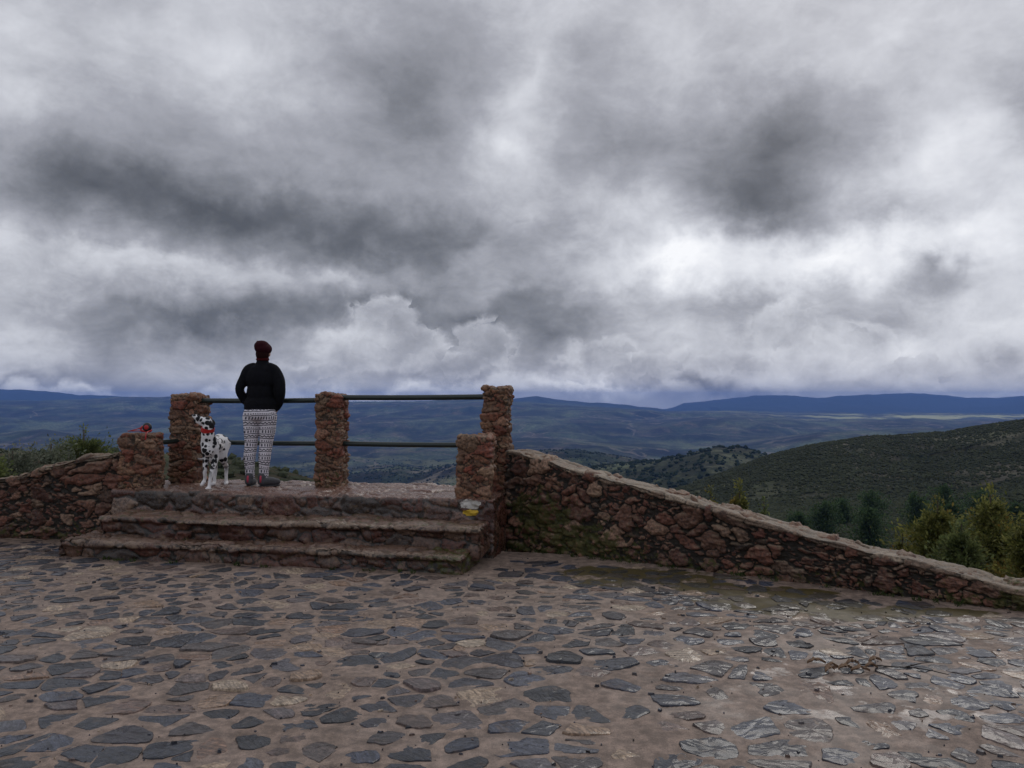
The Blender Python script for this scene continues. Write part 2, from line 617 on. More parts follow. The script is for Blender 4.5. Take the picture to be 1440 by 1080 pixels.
stone_obj('platform', (-4.10, 0.76, -0.05), (0.13, 2.02, 0.565), M_plat, (0.29, 0.26, 0.22), 0.022, plat_seed, parent=steps,
          rnd=0.018, shape=plat_shape, moss=lambda V: 0.10 + 0 * V[:, 0])


def blaze(cx, cz, rx, rz_, name, mat, seed):
    nx, nz = 26, 20
    X, Z = np.meshgrid(np.linspace(cx - rx, cx + rx, nx), np.linspace(cz - rz_, cz + rz_, nz), indexing='ij')
    V = np.stack([X.ravel(), np.full(X.size, 0.76), Z.ravel()], 1)
    N = np.tile(np.array([[0, -1.0, 0]]), (len(V), 1))
    V, N = plat_shape(V, N)
    Vd, _, _ = rubble(V, N, (0.29, 0.26, 0.22), 0.022, plat_seed)
    Vd[:, 1] -= 0.006
    g = np.arange(X.size).reshape(X.shape)
    q = np.stack([g[:-1, :-1], g[1:, :-1], g[1:, 1:], g[:-1, 1:]], -1).reshape(-1, 4)
    cen = V[q].mean(1)
    rr = ((cen[:, 0] - cx) / rx) ** 2 + ((cen[:, 2] - cz) / rz_) ** 2
    keep = rr < 0.85 + 0.35 * fbm(cen * 28, 3, seed) * 1.6
    return link(name, mesh_np(name, Vd, q[keep]), mat, steps)


M_wpaint = simple('white_paint', (0.50, 0.48, 0.44), 0.7, nscale=60, namp=0.4)
M_ypaint = simple('yellow_paint', (0.55, 0.36, 0.03), 0.7, nscale=60, namp=0.3)
blaze(-0.095, 0.520, 0.115, 0.050, 'white_trail_mark', M_wpaint, 3)
blaze(-0.095, 0.435, 0.092, 0.036, 'yellow_trail_mark', M_ypaint, 8)


# --- pillars
def pillar(u0, u1, v0, v1, z0, z1, seed, label, grp, taper=0.0, moss=None, cellz=0.095):
    cx, cy = (u0 + u1) / 2, (v0 + v1) / 2
    hx, hy = (u1 - u0) / 2 - 0.015, (v1 - v0) / 2 - 0.015

    def shp(V, N):
        V = V.copy()
        k = 1 + taper * (1 - (V[:, 2]) / (z1 - z0))
        lean = fbm(np.stack([V[:, 2] * 3, V[:, 2] * 0 + seed, V[:, 2] * 0], 1), 2, seed) * 0.012
        V[:, 0] = V[:, 0] * k + lean
        V[:, 1] = V[:, 1] * k
        return V, N
    o = stone_obj('stone_pillar', (-hx, -hy, -0.05), (hx, hy, z1 - z0), M_pillar, (0.19, 0.19, cellz), 0.026, seed,
                  res=(0.0105, 0.0105, 0.0105), rnd=0.018, loc=uv(cx, cy, z0), rz=-YAW, shape=shp, rough=0.012, warp=0.50, moss=moss, small=0.42, gap=0.10, facet=0.8)
    tag(o, label, 'pillar', grp)
    return o


G1 = 'rubble stone pillars round the lookout platform'
pillar(-3.90, -3.54, 1.45, 1.76, 0.56, 1.61, 21, 'tall rubble pillar behind the dog, carrying the left ends of the rails', G1, moss=lambda V: 0.22 * sstep(-V[:, 2], -0.5, 0.0) + 0.12)
pillar(-2.08, -1.78, 1.45, 1.75, 0.56, 1.615, 22, 'tall rubble pillar in the middle of the railing, right of the person', G1, moss=lambda V: 0.25 * sstep(-V[:, 2], -0.5, 0.0) + 0.12)
pillar(-0.13, 0.155, 1.42, 1.70, 0.30, 1.68, 23, 'tallest reddish rubble pillar at the head of the sloping right wall', G1, moss=lambda V: 0.2 + 0 * V[:, 0])
pillar(-4.06, -3.66, 0.80, 1.06, 0.54, 1.18, 24, 'low stout rubble pillar with the dog leash lying on top', G1, taper=0.10, moss=lambda V: 0.2 + 0 * V[:, 0])
pillar(-0.255, 0.085, 0.79, 1.06, 0.55, 1.185, 25, 'low square rubble pillar above the white and yellow painted mark', G1, taper=0.03, moss=lambda V: 0.12 + 0 * V[:, 0], cellz=0.12)

# --- metal rails
M_rail = simple('rail_paint', (0.012, 0.022, 0.020), 0.35, 0.0, 0.5, 40, 0.5, 0.1)
M_rust = simple('rust', (0.12, 0.04, 0.015), 0.8, 0, 0.3, 50, 0.4)


def tube_mesh(pts, rads, seg=16, caps=True):
    V, Fc = [], []
    pts = [Vector(p) for p in pts]
    up = Vector((0, 0, 1))
    prev = None
    for i, p in enumerate(pts):
        d = (pts[min(i + 1, len(pts) - 1)] - pts[max(i - 1, 0)]).normalized()
        if prev is None:
            a = up if abs(d.z) < 0.9 else Vector((1, 0, 0))
            x = d.cross(a).normalized()
        else:
            x = (prev - d * prev.dot(d)).normalized()
        prev = x
        y = d.cross(x).normalized()
        r = rads[i] if hasattr(rads, '__len__') else rads
        for k in range(seg):
            t = 2 * math.pi * k / seg
            V.append(p + (x * math.cos(t) + y * math.sin(t)) * r)
    for i in range(len(pts) - 1):
        for k in range(seg):
            a, b = i * seg + k, i * seg + (k + 1) % seg
            Fc.append((a, b, b + seg, a + seg))
    if caps:
        Fc.append(tuple(range(seg))[::-1])
        Fc.append(tuple(range((len(pts) - 1) * seg, len(pts) * seg)))
    return V, Fc


def rail(u0, v0, z0, u1, v1, z1, r, label):
    a, b = Vector(uv(u0, v0, z0)), Vector(uv(u1, v1, z1))
    c = (a + b) / 2
    e = empty('metal_rail', c)
    tag(e, label, 'rail', 'dark metal rails between the stone pillars')
    n = 24
    pts = []
    for i in range(n + 1):
        t = i / n
        pts.append(a.lerp(b, t) - c + Vector((0, 0, -0.006 * math.sin(math.pi * t))))
    V, Fc = tube_mesh(pts, r)
    link('pipe', mesh_np('pipe', V, Fc), M_rail, e)
    for t in (0.03, 0.97):
        p = a.lerp(b, t) - c
        dd = (b - a).normalized() * 0.012
        V, Fc = tube_mesh([p - dd, p + dd], r * 1.22)
        link('collar', mesh_np('collar', V, Fc), M_rail, e)
    return e


rail(-3.62, 1.56, 1.548, -1.95, 1.56, 1.553, 0.029, 'upper dark metal rail running behind the person at waist height')
rail(-1.92, 1.56, 1.583, -0.05, 1.56, 1.590, 0.030, 'upper dark metal rail between the middle pillar and the tallest pillar')
rail(-3.62, 1.60, 1.062, -1.95, 1.60, 1.056, 0.027, 'lower dark metal rail passing behind the patterned leggings')
rail(-1.90, 1.60, 1.058, -0.05, 1.60, 1.058, 0.028, 'lower dark metal rail ending behind the low square pillar')
rail(-3.78, 1.12, 1.08, -3.78, 1.52, 1.08, 0.027, 'short metal rail stub between the leash pillar and the tall pillar')


# --- walls
def wallthing(name, p0, p1, thick, ztop, seed, label, moss, cell=(0.23, 0.3, 0.155), rz=None):
    """Wall whose front face runs p0 -> p1 (plan), top height ztop(s)."""
    a, b = np.array(p0), np.array(p1)
    L = float(np.linalg.norm(b - a))
    ang = math.atan2(b[1] - a[1], b[0] - a[0])
    e = empty(name, (p0[0], p0[1], 0), ang)
    tag(e, label, 'wall')
    hc = 0.035

    def shp_body(V, N):
        V = V.copy()
        V[:, 2] = -0.15 + (V[:, 2] + 0.15) * (ztop(V[:, 0]) - hc + 0.15) / 1.15
        return V, N
    # local y>0 is the far side when the wall runs left to right
    stone_obj('wall_body', (0, 0, -0.15), (L, thick, 1.0), M_wall, cell, 0.046, seed, res=(0.013, 0.016, 0.0125), rnd=0.02,
              parent=e, shape=shp_body, moss=moss, rough=0.018, warp=0.6, gap=0.16, small=0.42, facet=0.7)

    def shp_cap(V, N):
        V = V.copy()
        d = fbm(np.stack([V[:, 0] * 4, V[:, 1] * 4, V[:, 2] * 4], 1), 3, seed + 3)
        V[:, 1] += np.where(N[:, 1] < -0.1, d * 0.03, 0)
        V[:, 2] = V[:, 2] * hc + ztop(V[:, 0]) - hc - 0.012 + np.where(N[:, 2] > 0, d * 0.012, -0.0)
        return V, N
    stone_obj('coping', (0, -0.018, 0.0), (L, thick + 0.02, 1.0), M_cap, (0.30, 0.20, 0.2), 0.012, seed + 1, res=(0.013, 0.013, 0.2),
              rnd=0.02, parent=e, shape=shp_cap, rough=0.005, moss=lambda V: 0.12 + 0.2 * sstep(V[:, 0], 4.0, 5.0))
    return e


WA = np.array((-0.06, 8.28))
WB = np.array((3.78, 5.71))
wd = (WB - WA) / np.linalg.norm(WB - WA)
WE = WA + wd * 6.2


def ztR(s):
    return np.interp(s, [0, 1.2, 2.1, 2.9, 4.75, 6.2], [1.03, 0.795, 0.620, 0.452, 0.140, 0.0]) + 0.005 * np.sin(s * 5.1) + 0.005 * np.sin(s * 13.7)


def mossR(V):
    x, z = V[:, 0], V[:, 2]
    g = np.exp(-((x - 0.35) / 0.45) ** 2 - ((z - 0.42) / 0.28) ** 2) * 0.62
    g += np.exp(-((x - 1.0) / 0.6) ** 2 - ((z - 0.22) / 0.22) ** 2) * 0.48
    g += 0.38 * sstep(-z, -0.28, 0.0) + 0.26 * sstep(x, 3.9, 4.7)
    return g + 0.05


wallthing('rubble_wall', WA, WE, 0.28, ztR, 31, 'long rubble wall sloping down to the right from the tallest pillar, moss at its foot', mossR)
LA = np.array(uv(-9.5, 0.86)[:2])
LB = np.array(uv(-3.98, 0.86)[:2])


def ztL(s):
    d = 5.52 - s
    return np.maximum(1.02 - 0.215 * d, 0.05) + 0.012 * np.sin(s * 4.3) + 0.01 * np.sin(s * 11.7)


wallthing('rubble_wall', LA, LB, 0.30, ztL, 41, 'shorter rubble wall climbing from the left edge up to the leash pillar',
          lambda V: 0.10 + 0.34 * sstep(-V[:, 2], -0.4, 0.0))

# ------------------------------------------------------------------ plaza paving
RN = np.array((-wd[1], wd[0]))     # pointing beyond the right wall
if RN[1] < 0:
    RN = -RN


def sd_right(x, y):
    return (x - WA[0]) * RN[0] + (y - WA[1]) * RN[1]


def sd_left(x, y):
    return (x - OX) * SU + (y - OY) * CU - 0.86


def plaza_sd(x, y):
    return np.maximum(sd_right(x, y), sd_left(x, y))


def ground_z(x, y):
    p = np.stack([x, y, np.zeros_like(x)], 1)
    return 0.018 * fbm(p * 0.7, 2, 91) + 0.006 * fbm(p * 3.0, 2, 92)


def mossy_expr(t, pos):
    """0..1 mask of the mossy wet patches by the right wall, in world metres."""
    acc = 0.0
    for (x, y, rx, ry) in ((1.15, 6.90, 0.95, 0.34), (0.80, 6.60, 0.40, 0.20), (1.9, 6.35, 0.9, 0.26), (2.15, 5.85, 1.0, 0.34), (3.1, 5.75, 0.5, 0.16)):
        mp = t.new('ShaderNodeMapping', vector_type='TEXTURE')
        t.l.new(pos, mp.inputs[0])
        mp.inputs['Location'].default_value = (x, y, 0)
        mp.inputs['Rotation'].default_value = (0, 0, R(-14))
        mp.inputs['Scale'].default_value = (rx, ry, 50)
        acc = t.m('MAXIMUM', acc, t.m('SUBTRACT', 1.0, t.vm('LENGTH', mp.outputs[0])))
    nn = t.noise(pos, 5.0, 6, 0.65)
    return t.m('MULTIPLY', t.mr(t.m('MULTIPLY_ADD', t.m('SUBTRACT', nn, 0.5), 2.4, acc), 0.10, 0.30), t.mr(acc, 0.01, 0.12))


# mortar
m, t, bs = newmat('mortar')
pos = t.new('ShaderNodeNewGeometry').outputs['Position']
a = t.noise(pos, 1.3, 5, 0.6)
b_ = t.noise(pos, 14, 6, 0.65)
g_ = t.noise(pos, 190, 3, 0.7)
cc = t.ramp(a, [(0.30, (0.160, 0.113, 0.087)), (0.50, (0.228, 0.168, 0.135)), (0.70, (0.145, 0.103, 0.080))])
cc = t.mix(t.mr(b_, 0.35, 0.7), t.vm('SCALE', cc, scale=0.62), t.vm('SCALE', cc, scale=1.30))
cc = t.mix(t.mr(g_, 0.50, 0.72), cc, t.vm('SCALE', cc, scale=1.5))
cc = t.mix(t.mr(g_, 0.46, 0.30), cc, t.vm('SCALE', cc, scale=0.45))
dirt = t.mr(t.noise(pos, 3.1, 7, 0.7), 0.56, 0.66)
cc = t.mix(t.m('MULTIPLY', dirt, 0.45), cc, c4(0.075, 0.058, 0.050))
ms = mossy_expr(t, pos)
cc = t.mix(ms, cc, t.mix(b_, c4(0.014, 0.011, 0.002), c4(0.090, 0.062, 0.008)))
t.set(bs, 'Base Color', cc)
wetn = t.mr(t.noise(pos, 1.1, 5, 0.6), 0.42, 0.62)
pool = t.m('MULTIPLY', t.mr(t.noise(pos, 3.3, 6, 0.65), 0.56, 0.62), t.mr(t.vm('LENGTH', t.vm('MULTIPLY', t.vm('SUBTRACT', pos, (2.3, 4.4, 0.0)), (0.6, 1.0, 0.0))), 1.1, 0.5))
t.set(bs, 'Roughness', t.m('MULTIPLY_ADD', pool, -0.40, t.mr(wetn, 0, 1, 0.78, 0.55)))
t.set(bs, 'Specular IOR Level', 0.45)
t.set(bs, 'Coat Weight', t.m('MULTIPLY', pool, 0.5))
t.set(bs, 'Coat Roughness', 0.22)
t.set(bs, 'Coat IOR', 1.33)
bp = t.new('ShaderNodeBump')
t.set(bp, 'Height', t.m('ADD', t.m('MULTIPLY', g_, 0.35), b_))
t.set(bp, 'Strength', 0.55)
t.set(bp, 'Distance', 0.008)
t.set(bs, 'Normal', bp)
M_mortar = m

nx, ny = 1050, 600
xs = np.linspace(-9.5, 9.5, nx)
ys = np.concatenate([np.linspace(-12, 1.2, 12), np.linspace(1.25, 10.5, ny - 12)])
X, Y = np.meshgrid(xs, ys, indexing='ij')
V = np.stack([X.ravel(), Y.ravel(), ground_z(X.ravel(), Y.ravel())], 1)
V[:, 2] += 0.0075 * fbm(V * np.array([11, 11, 0]), 4, 93, 0.6) - 0.0005
g = np.arange(X.size).reshape(X.shape)
q = np.stack([g[:-1, :-1], g[1:, :-1], g[1:, 1:], g[:-1, 1:]], -1).reshape(-1, 4)
cen = V[q].mean(1)
q = q[plaza_sd(cen[:, 0], cen[:, 1]) < 0.25]
pav = link('plaza_ground', mesh_np('plaza_ground', V, q), M_mortar)
tag(pav, kind='structure')

# slate stones
m, t, bs = newmat('slate_paving')
geo = t.new('ShaderNodeNewGeometry')
rnd = geo.outputs['Random Per Island']
pos = geo.outputs['Position']
wn = t.new('ShaderNodeTexWhiteNoise', noise_dimensions='1D')
t.l.new(rnd, wn.inputs['W'])
rnd2 = wn.outputs['Value']
offs = t.vm('SCALE', wn.outputs['Color'], scale=13.0)
base = t.ramp(rnd, [(0.0, (0.008, 0.010, 0.016)), (0.22, (0.018, 0.022, 0.034)), (0.40, (0.042, 0.049, 0.074)), (0.50, (0.022, 0.020, 0.028)),
                    (0.66, (0.060, 0.048, 0.046)), (0.76, (0.110, 0.070, 0.056)), (0.82, (0.062, 0.068, 0.088)), (0.88, (0.190, 0.110, 0.070)), (0.94, (0.280, 0.200, 0.135)), (1.0, (0.34, 0.27, 0.20))])
# cleavage lines of the slate: stretched noise at a random heading per stone
vr = t.new('ShaderNodeVectorRotate', rotation_type='Z_AXIS')
t.l.new(pos, vr.inputs['Vector'])
t.l.new(t.m('MULTIPLY', rnd2, 1.2), vr.inputs['Angle'])
st = t.vm('MULTIPLY', t.vm('ADD', vr.outputs[0], offs), (8.0, 52.0, 10.0))
gr = t.noise(st, 1.0, 7, 0.65, 0.6)
blot = t.noise(t.vm('ADD', pos, offs), 9.0, 6, 0.6)
cc = t.mix(t.mr(gr, 0.3, 0.7), t.vm('SCALE', base, scale=0.55), t.vm('SCALE', base, scale=1.6))
cc = t.mix(t.mr(t.noise(t.vm('ADD', pos, offs), 45.0, 6, 0.7), 0.36, 0.66), t.vm('SCALE', cc, scale=0.6), t.vm('SCALE', cc, scale=1.35))
cc = t.mix(t.m('MULTIPLY', t.mr(blot, 0.55, 0.72), 0.55), cc, c4(0.150, 0.112, 0.088))
ms = mossy_expr(t, pos)
cc = t.mix(t.m('MULTIPLY', ms, 0.45), cc, c4(0.050, 0.038, 0.006))
t.set(bs, 'Base Color', cc)
t.set(bs, 'Roughness', t.m('MULTIPLY_ADD', t.mr(blot, 0.35, 0.65), 0.30, t.m('MULTIPLY_ADD', rnd2, 0.20, 0.28)))
t.set(bs, 'Specular IOR Level', 0.45)
bp = t.new('ShaderNodeBump')
ledge = t.m('SNAP', t.m('ADD', t.noise(t.vm('ADD', pos, offs), 7.0, 5, 0.6, 0.5), t.m('MULTIPLY', gr, 0.25)), 0.07)
t.set(bp, 'Height', t.m('ADD', t.m('MULTIPLY_ADD', ledge, 3.0, gr), t.m('MULTIPLY', t.noise(pos, 110, 4, 0.6), 0.25)))
t.set(bs, 'Coat Weight', 0.45)
t.set(bs, 'Coat Roughness', 0.10)
t.set(bs, 'Coat IOR', 1.33)
t.set(bp, 'Strength', 1.0)
t.set(bp, 'Distance', 0.014)
t.set(bs, 'Normal', bp)
M_slate = m


def clip_poly(poly, px, py, nxx, nyy):
    """keep the side where (p-P).n <= 0"""
    out = []
    L = len(poly)
    for i in range(L):
        a, b = poly[i], poly[(i + 1) % L]
        da = (a[0] - px) * nxx + (a[1] - py) * nyy
        db = (b[0] - px) * nxx + (b[1] - py) * nyy
        if da <= 0:
            out.append(a)
        if (da < 0 < db) or (db < 0 < da):
            k = da / (da - db)
            out.append((a[0] + (b[0] - a[0]) * k, a[1] + (b[1] - a[1]) * k))
    return out


def make_paving():
    rng = np.random.default_rng(5)
    sx, sy = 0.205, 0.158
    pts = []
    row = 0
    y = 1.2
    while y < 14.0:
        x = -9.0 + (row % 2) * sx / 2
        while x < 9.0:
            if rng.random() > 0.16:
                pts.append((x + rng.normal() * sx * 0.30, y + rng.normal() * sy * 0.30))
                if rng.random() < 0.16:
                    pts.append((x + sx * 0.5 + rng.normal() * 0.02, y + rng.normal() * 0.05))
            x += sx
        y += sy
        row += 1
    P = np.array(pts)
    # the rows sweep in shallow arcs, never straight
    pz = np.stack([P[:, 0], P[:, 1], 0 * P[:, 0]], 1)
    P[:, 1] -= 0.065 * (P[:, 0] - 0.8) ** 2
    P[:, 0] += 0.25 * fbm(pz * 0.6, 2, 7)
    P[:, 1] += 0.36 * fbm(pz * 0.55 + 9, 2, 8) + 0.08 * fbm(pz * 2.2, 2, 9)
    P = P[(plaza_sd(P[:, 0], P[:, 1]) < -0.03) & (P[:, 1] > 1.7)]
    n = len(P)
    cellmap = {}
    cs = 0.4
    for i, (x, y) in enumerate(P):
        cellmap.setdefault((int(x // cs), int(y // cs)), []).append(i)
    VV, FF = [], []
    nv = 0
    for i in range(n):
        x, y = P[i]
        cx, cy = int(x // cs), int(y // cs)
        near = []
        for a in (-1, 0, 1):
            for b in (-1, 0, 1):
                near += cellmap.get((cx + a, cy + b), [])
        near = np.array([j for j in near if j != i])
        if len(near) < 4:
            continue
        dd = (P[near, 0] - x) ** 2 + (P[near, 1] - y) ** 2
        near = near[np.argsort(dd)[:16]]
        poly = [(x - .20, y - .19), (x + .20, y - .19), (x + .20, y + .19), (x - .20, y + .19)]
        for j in near:
            mx, my = (P[j, 0] + x) / 2, (P[j, 1] + y) / 2
            poly = clip_poly(poly, mx, my, P[j, 0] - x, P[j, 1] - y)
            if len(poly) < 3:
                break
        if len(poly) < 3:
            continue
        pg = np.array(poly)
        c = pg.mean(0)
        if rng.random() < 0.05:
            continue
        dens = float(fbm(np.array([[c[0] * 0.8, c[1] * 0.8, 3.0]]), 2, 77)[0])
        f = min(0.965, rng.uniform(0.70, 0.97) + 0.20 * dens)
        if rng.random() < 0.16:
            f *= 0.68
        fx, fy = f * rng.uniform(0.93, 1.10), f * rng.uniform(0.78, 1.0)
        pg = (pg - c) * np.array([fx, fy]) + c
        if plaza_sd(pg[:, 0], pg[:, 1]).max() > -0.01:
            continue
        # footprint of the steps
        du = (c[0] - OX) * CU - (c[1] - OY) * SU
        dv = (c[0] - OX) * SU + (c[1] - OY) * CU
        if -4.2 < du < 0.1 and dv > -0.03:
            continue
        # cut corners at random, then split the edges and roughen them
        out = []
        L = len(pg)
        for k in range(L):
            a, b, e = pg[k - 1], pg[k], pg[(k + 1) % L]
            cut = rng.uniform(0.03, 0.30)
            out.append(b + (a - b) * cut)
            if rng.random() < 0.5:
                out.append(b + ((a - b) + (e - b)) * cut * rng.uniform(0.05, 0.6))
            out.append(b + (e - b) * cut * rng.uniform(0.6, 1))
        out = np.array(out)
        L = len(out)
        ring = []
        for k in range(L):
            a, b = out[k], out[(k + 1) % L]
            ln = np.hypot(*(b - a))
            s = max(1, int(ln / 0.016))
            for q_ in range(s):
                ring.append(a + (b - a) * q_ / s)
        ring = np.array(ring)
        r3 = np.stack([ring[:, 0], ring[:, 1], 0 * ring[:, 0]], 1)
        rad = 0.008 * fbm(r3 * 24, 2, 3, 0.6) + 0.006 * np.abs(fbm(r3 * 70, 2, 6, 0.6))
        dr = ring - c
        ln = np.hypot(dr[:, 0], dr[:, 1])[:, None] + 1e-6
        ring = ring + dr / ln * rad[:, None]
        K = len(ring)
        h = rng.uniform(-0.001, 0.005) if rng.random() < 0.90 else rng.uniform(0.006, 0.014)
        tilt = rng.normal(0, 0.030, 2)
        rings = []
        ori = rng.normal(0.2, 0.6)
        for (sc, zz) in ((1.04, -0.016), (1.0, h * 0.4), (0.965, h), (0.78, h + 0.001), (0.55, h + 0.002), (0.28, h + 0.003)):
            rr = c + (ring - c) * sc
            zr = ground_z(rr[:, 0], rr[:, 1]) + zz + (rr - c) @ tilt
            p3 = np.stack([rr[:, 0], rr[:, 1], 0 * zr + i * 0.37], 1)
            if sc < 1.0:
                ca_, sa_ = math.cos(ori), math.sin(ori)
                pr = np.stack([p3[:, 0] * ca_ + p3[:, 1] * sa_, -p3[:, 0] * sa_ + p3[:, 1] * ca_, p3[:, 2]], 1)
                zr = zr + 0.0045 * fbm(pr * np.array([10, 34, 1]), 3, 4) - 0.006 * np.clip(fbm(pr * np.array([6, 22, 1]) + 3, 2, 14) - 0.25, 0, 1)
            rings.append(np.stack([rr[:, 0], rr[:, 1], zr], 1))
        cz = ground_z(np.array([c[0]]), np.array([c[1]]))[0] + h + 0.003
        VV.append(np.concatenate(rings + [np.array([[c[0], c[1], cz]])]))
        for r_ in range(5):
            for k in range(K):
                a, b = nv + r_ * K + k, nv + r_ * K + (k + 1) % K
                FF.append((a, b, b + K, a + K))
        for k in range(K):
            FF.append((nv + 5 * K + k, nv + 5 * K + (k + 1) % K, nv + 6 * K))
        nv += 6 * K + 1
    # loose chips and grit pressed into the joints
    for i in range(2600):
        c = np.array([rng.uniform(-6.5, 6.5), 2.6 + 6.2 * rng.random() ** 1.2])
        if plaza_sd(c[:1], c[1:])[0] > -0.02:
            continue
        K = int(rng.integers(5, 8))
        r0 = 0.004 + 0.018 * rng.random() ** 4
        an = np.sort(rng.uniform(0, 6.283, K))
        rr = r0 * rng.uniform(0.7, 1.3, K)
        st_ = np.array([1.0, rng.uniform(0.5, 1.0)])
        z0 = ground_z(c[:1], c[1:])[0]
        hh = r0 * rng.uniform(0.25, 0.6)
        base_ = np.stack([c[0] + np.cos(an) * rr * st_[0], c[1] + np.sin(an) * rr * st_[1], np.full(K, z0 - 0.004)], 1)
        top_ = np.stack([c[0] + np.cos(an) * rr * 0.7 * st_[0], c[1] + np.sin(an) * rr * 0.7 * st_[1], z0 + 0.004 + hh * rng.uniform(0.7, 1.2, K)], 1)
        VV.append(np.concatenate([base_, top_]))
        for k in range(K):
            FF.append((nv + k, nv + (k + 1) % K, nv + K + (k + 1) % K, nv + K + k))
        FF.append(tuple(range(nv + K, nv + 2 * K)))
        nv += 2 * K
    me = bpy.data.meshes.new('paving_stones')
    me.from_pydata(np.concatenate(VV).tolist(), [], FF)
    me.update()
    o = link('paving_stones', me, M_slate)
    tag(o, kind='structure')
    print('paving stones', n, 'faces', len(FF))


make_paving()

# ------------------------------------------------------------------ terrain
RIDGES = [  # (distance Y, width front, width back, [(photo x, photo y)...])
    (15000, 0.18, 0.2, [(700, 640), (870, 600), (930, 577), (945, 573), (962, 567), (990, 565), (1030, 561), (1060, 557), (1085, 556), (1115, 557),
                        (1150, 560), (1185, 557), (1240, 555), (1280, 553), (1320, 556), (1360, 560), (1400, 560), (1440, 557), (1700, 560)]),
    (12500, 0.16, 0.2, [(-300, 547), (0, 549), (30, 549), (60, 551), (110, 556), (170, 558), (230, 561), (300, 566), (500, 575), (680, 569),
                       (725, 561), (755, 558), (785, 562), (830, 567), (880, 570), (925, 575), (960, 582), (1000, 600), (1100, 640)]),
    (9500, 0.36, 0.25, [(-300, 563), (0, 564), (60, 564), (110, 563), (160, 560), (205, 559), (240, 559), (300, 562), (400, 566), (500, 565),
                        (600, 565), (680, 563), (740, 566), (800, 571), (870, 575), (940, 579), (1000, 578), (1060, 580), (1150, 584), (1300, 585), (1440, 584), (1700, 584)]),
    (6500, 0.22, 0.2, [(-300, 590), (0, 588), (120, 596), (300, 600), (500, 606), (700, 600), (790, 592), (850, 590), (920, 595), (1000, 588), (1080, 590),
                       (1150, 595), (1250, 592), (1350, 595), (1440, 590), (1700, 590)]),
    (4700, 0.2, 0.2, [(-300, 625), (0, 612), (60, 604), (110, 612), (200, 630), (420, 632), (600, 625), (760, 618), (850, 624), (960, 630), (1060, 622), (1150, 610),
                      (1250, 605), (1440, 600)]),
    (2300, 0.22, 0.2, [(-300, 660), (100, 668), (290, 680), (430, 672), (490, 668), (530, 661), (560, 657), (590, 662), (625, 656), (660, 652), (720, 640),
                       (770, 634), (820, 635), (860, 641), (910, 650), (960, 665), (1020, 700), (1300, 740)]),
    (1250, 0.30, 0.3, [(-300, 720), (500, 720), (700, 690), (800, 664), (850, 654), (900, 650), (945, 645), (975, 637), (1005, 631), (1035, 630), (1058, 634),
                       (1080, 643), (1105, 655), (1140, 672), (1250, 720)]),
    (520, 0.42, 0.3, [(-300, 900), (600, 900), (800, 740), (900, 706), (960, 689), (1020, 668), (1080, 646), (1137, 633), (1175, 627), (1214, 621), (1255, 620), (1291, 618),
                      (1330, 615), (1368, 609), (1405, 604), (1440, 599), (1600, 582), (1900, 560)]),
    (370, 0.16, 0.13, [(-300, 950), (700, 950), (980, 740), (1080, 706), (1180, 684), (1260, 668), (1340, 650), (1440, 632), (1700, 600)]),
    (270, 0.13, 0.14, [(-300, 950), (900, 950), (1080, 745), (1200, 735), (1320, 712), (1440, 690), (1700, 640)]),
    (110, 0.45, 0.5, [(-300, 615), (0, 640), (150, 640), (220, 641), (290, 645), (340, 652), (385, 660), (415, 668), (445, 678), (480, 700), (560, 760), (800, 900), (1900, 1000)]),
]
BASE = np.array([(0, -0.3), (8.3, -0.3), (9.5, -1.0), (14, -3.2), (20, -5.2), (60, -15), (120, -26), (180, -34), (300, -58), (600, -110), (1000, -160),
                 (1500, -215), (2500, -300), (4500, -345), (9000, -330), (14000, -320), (40000, -320)])


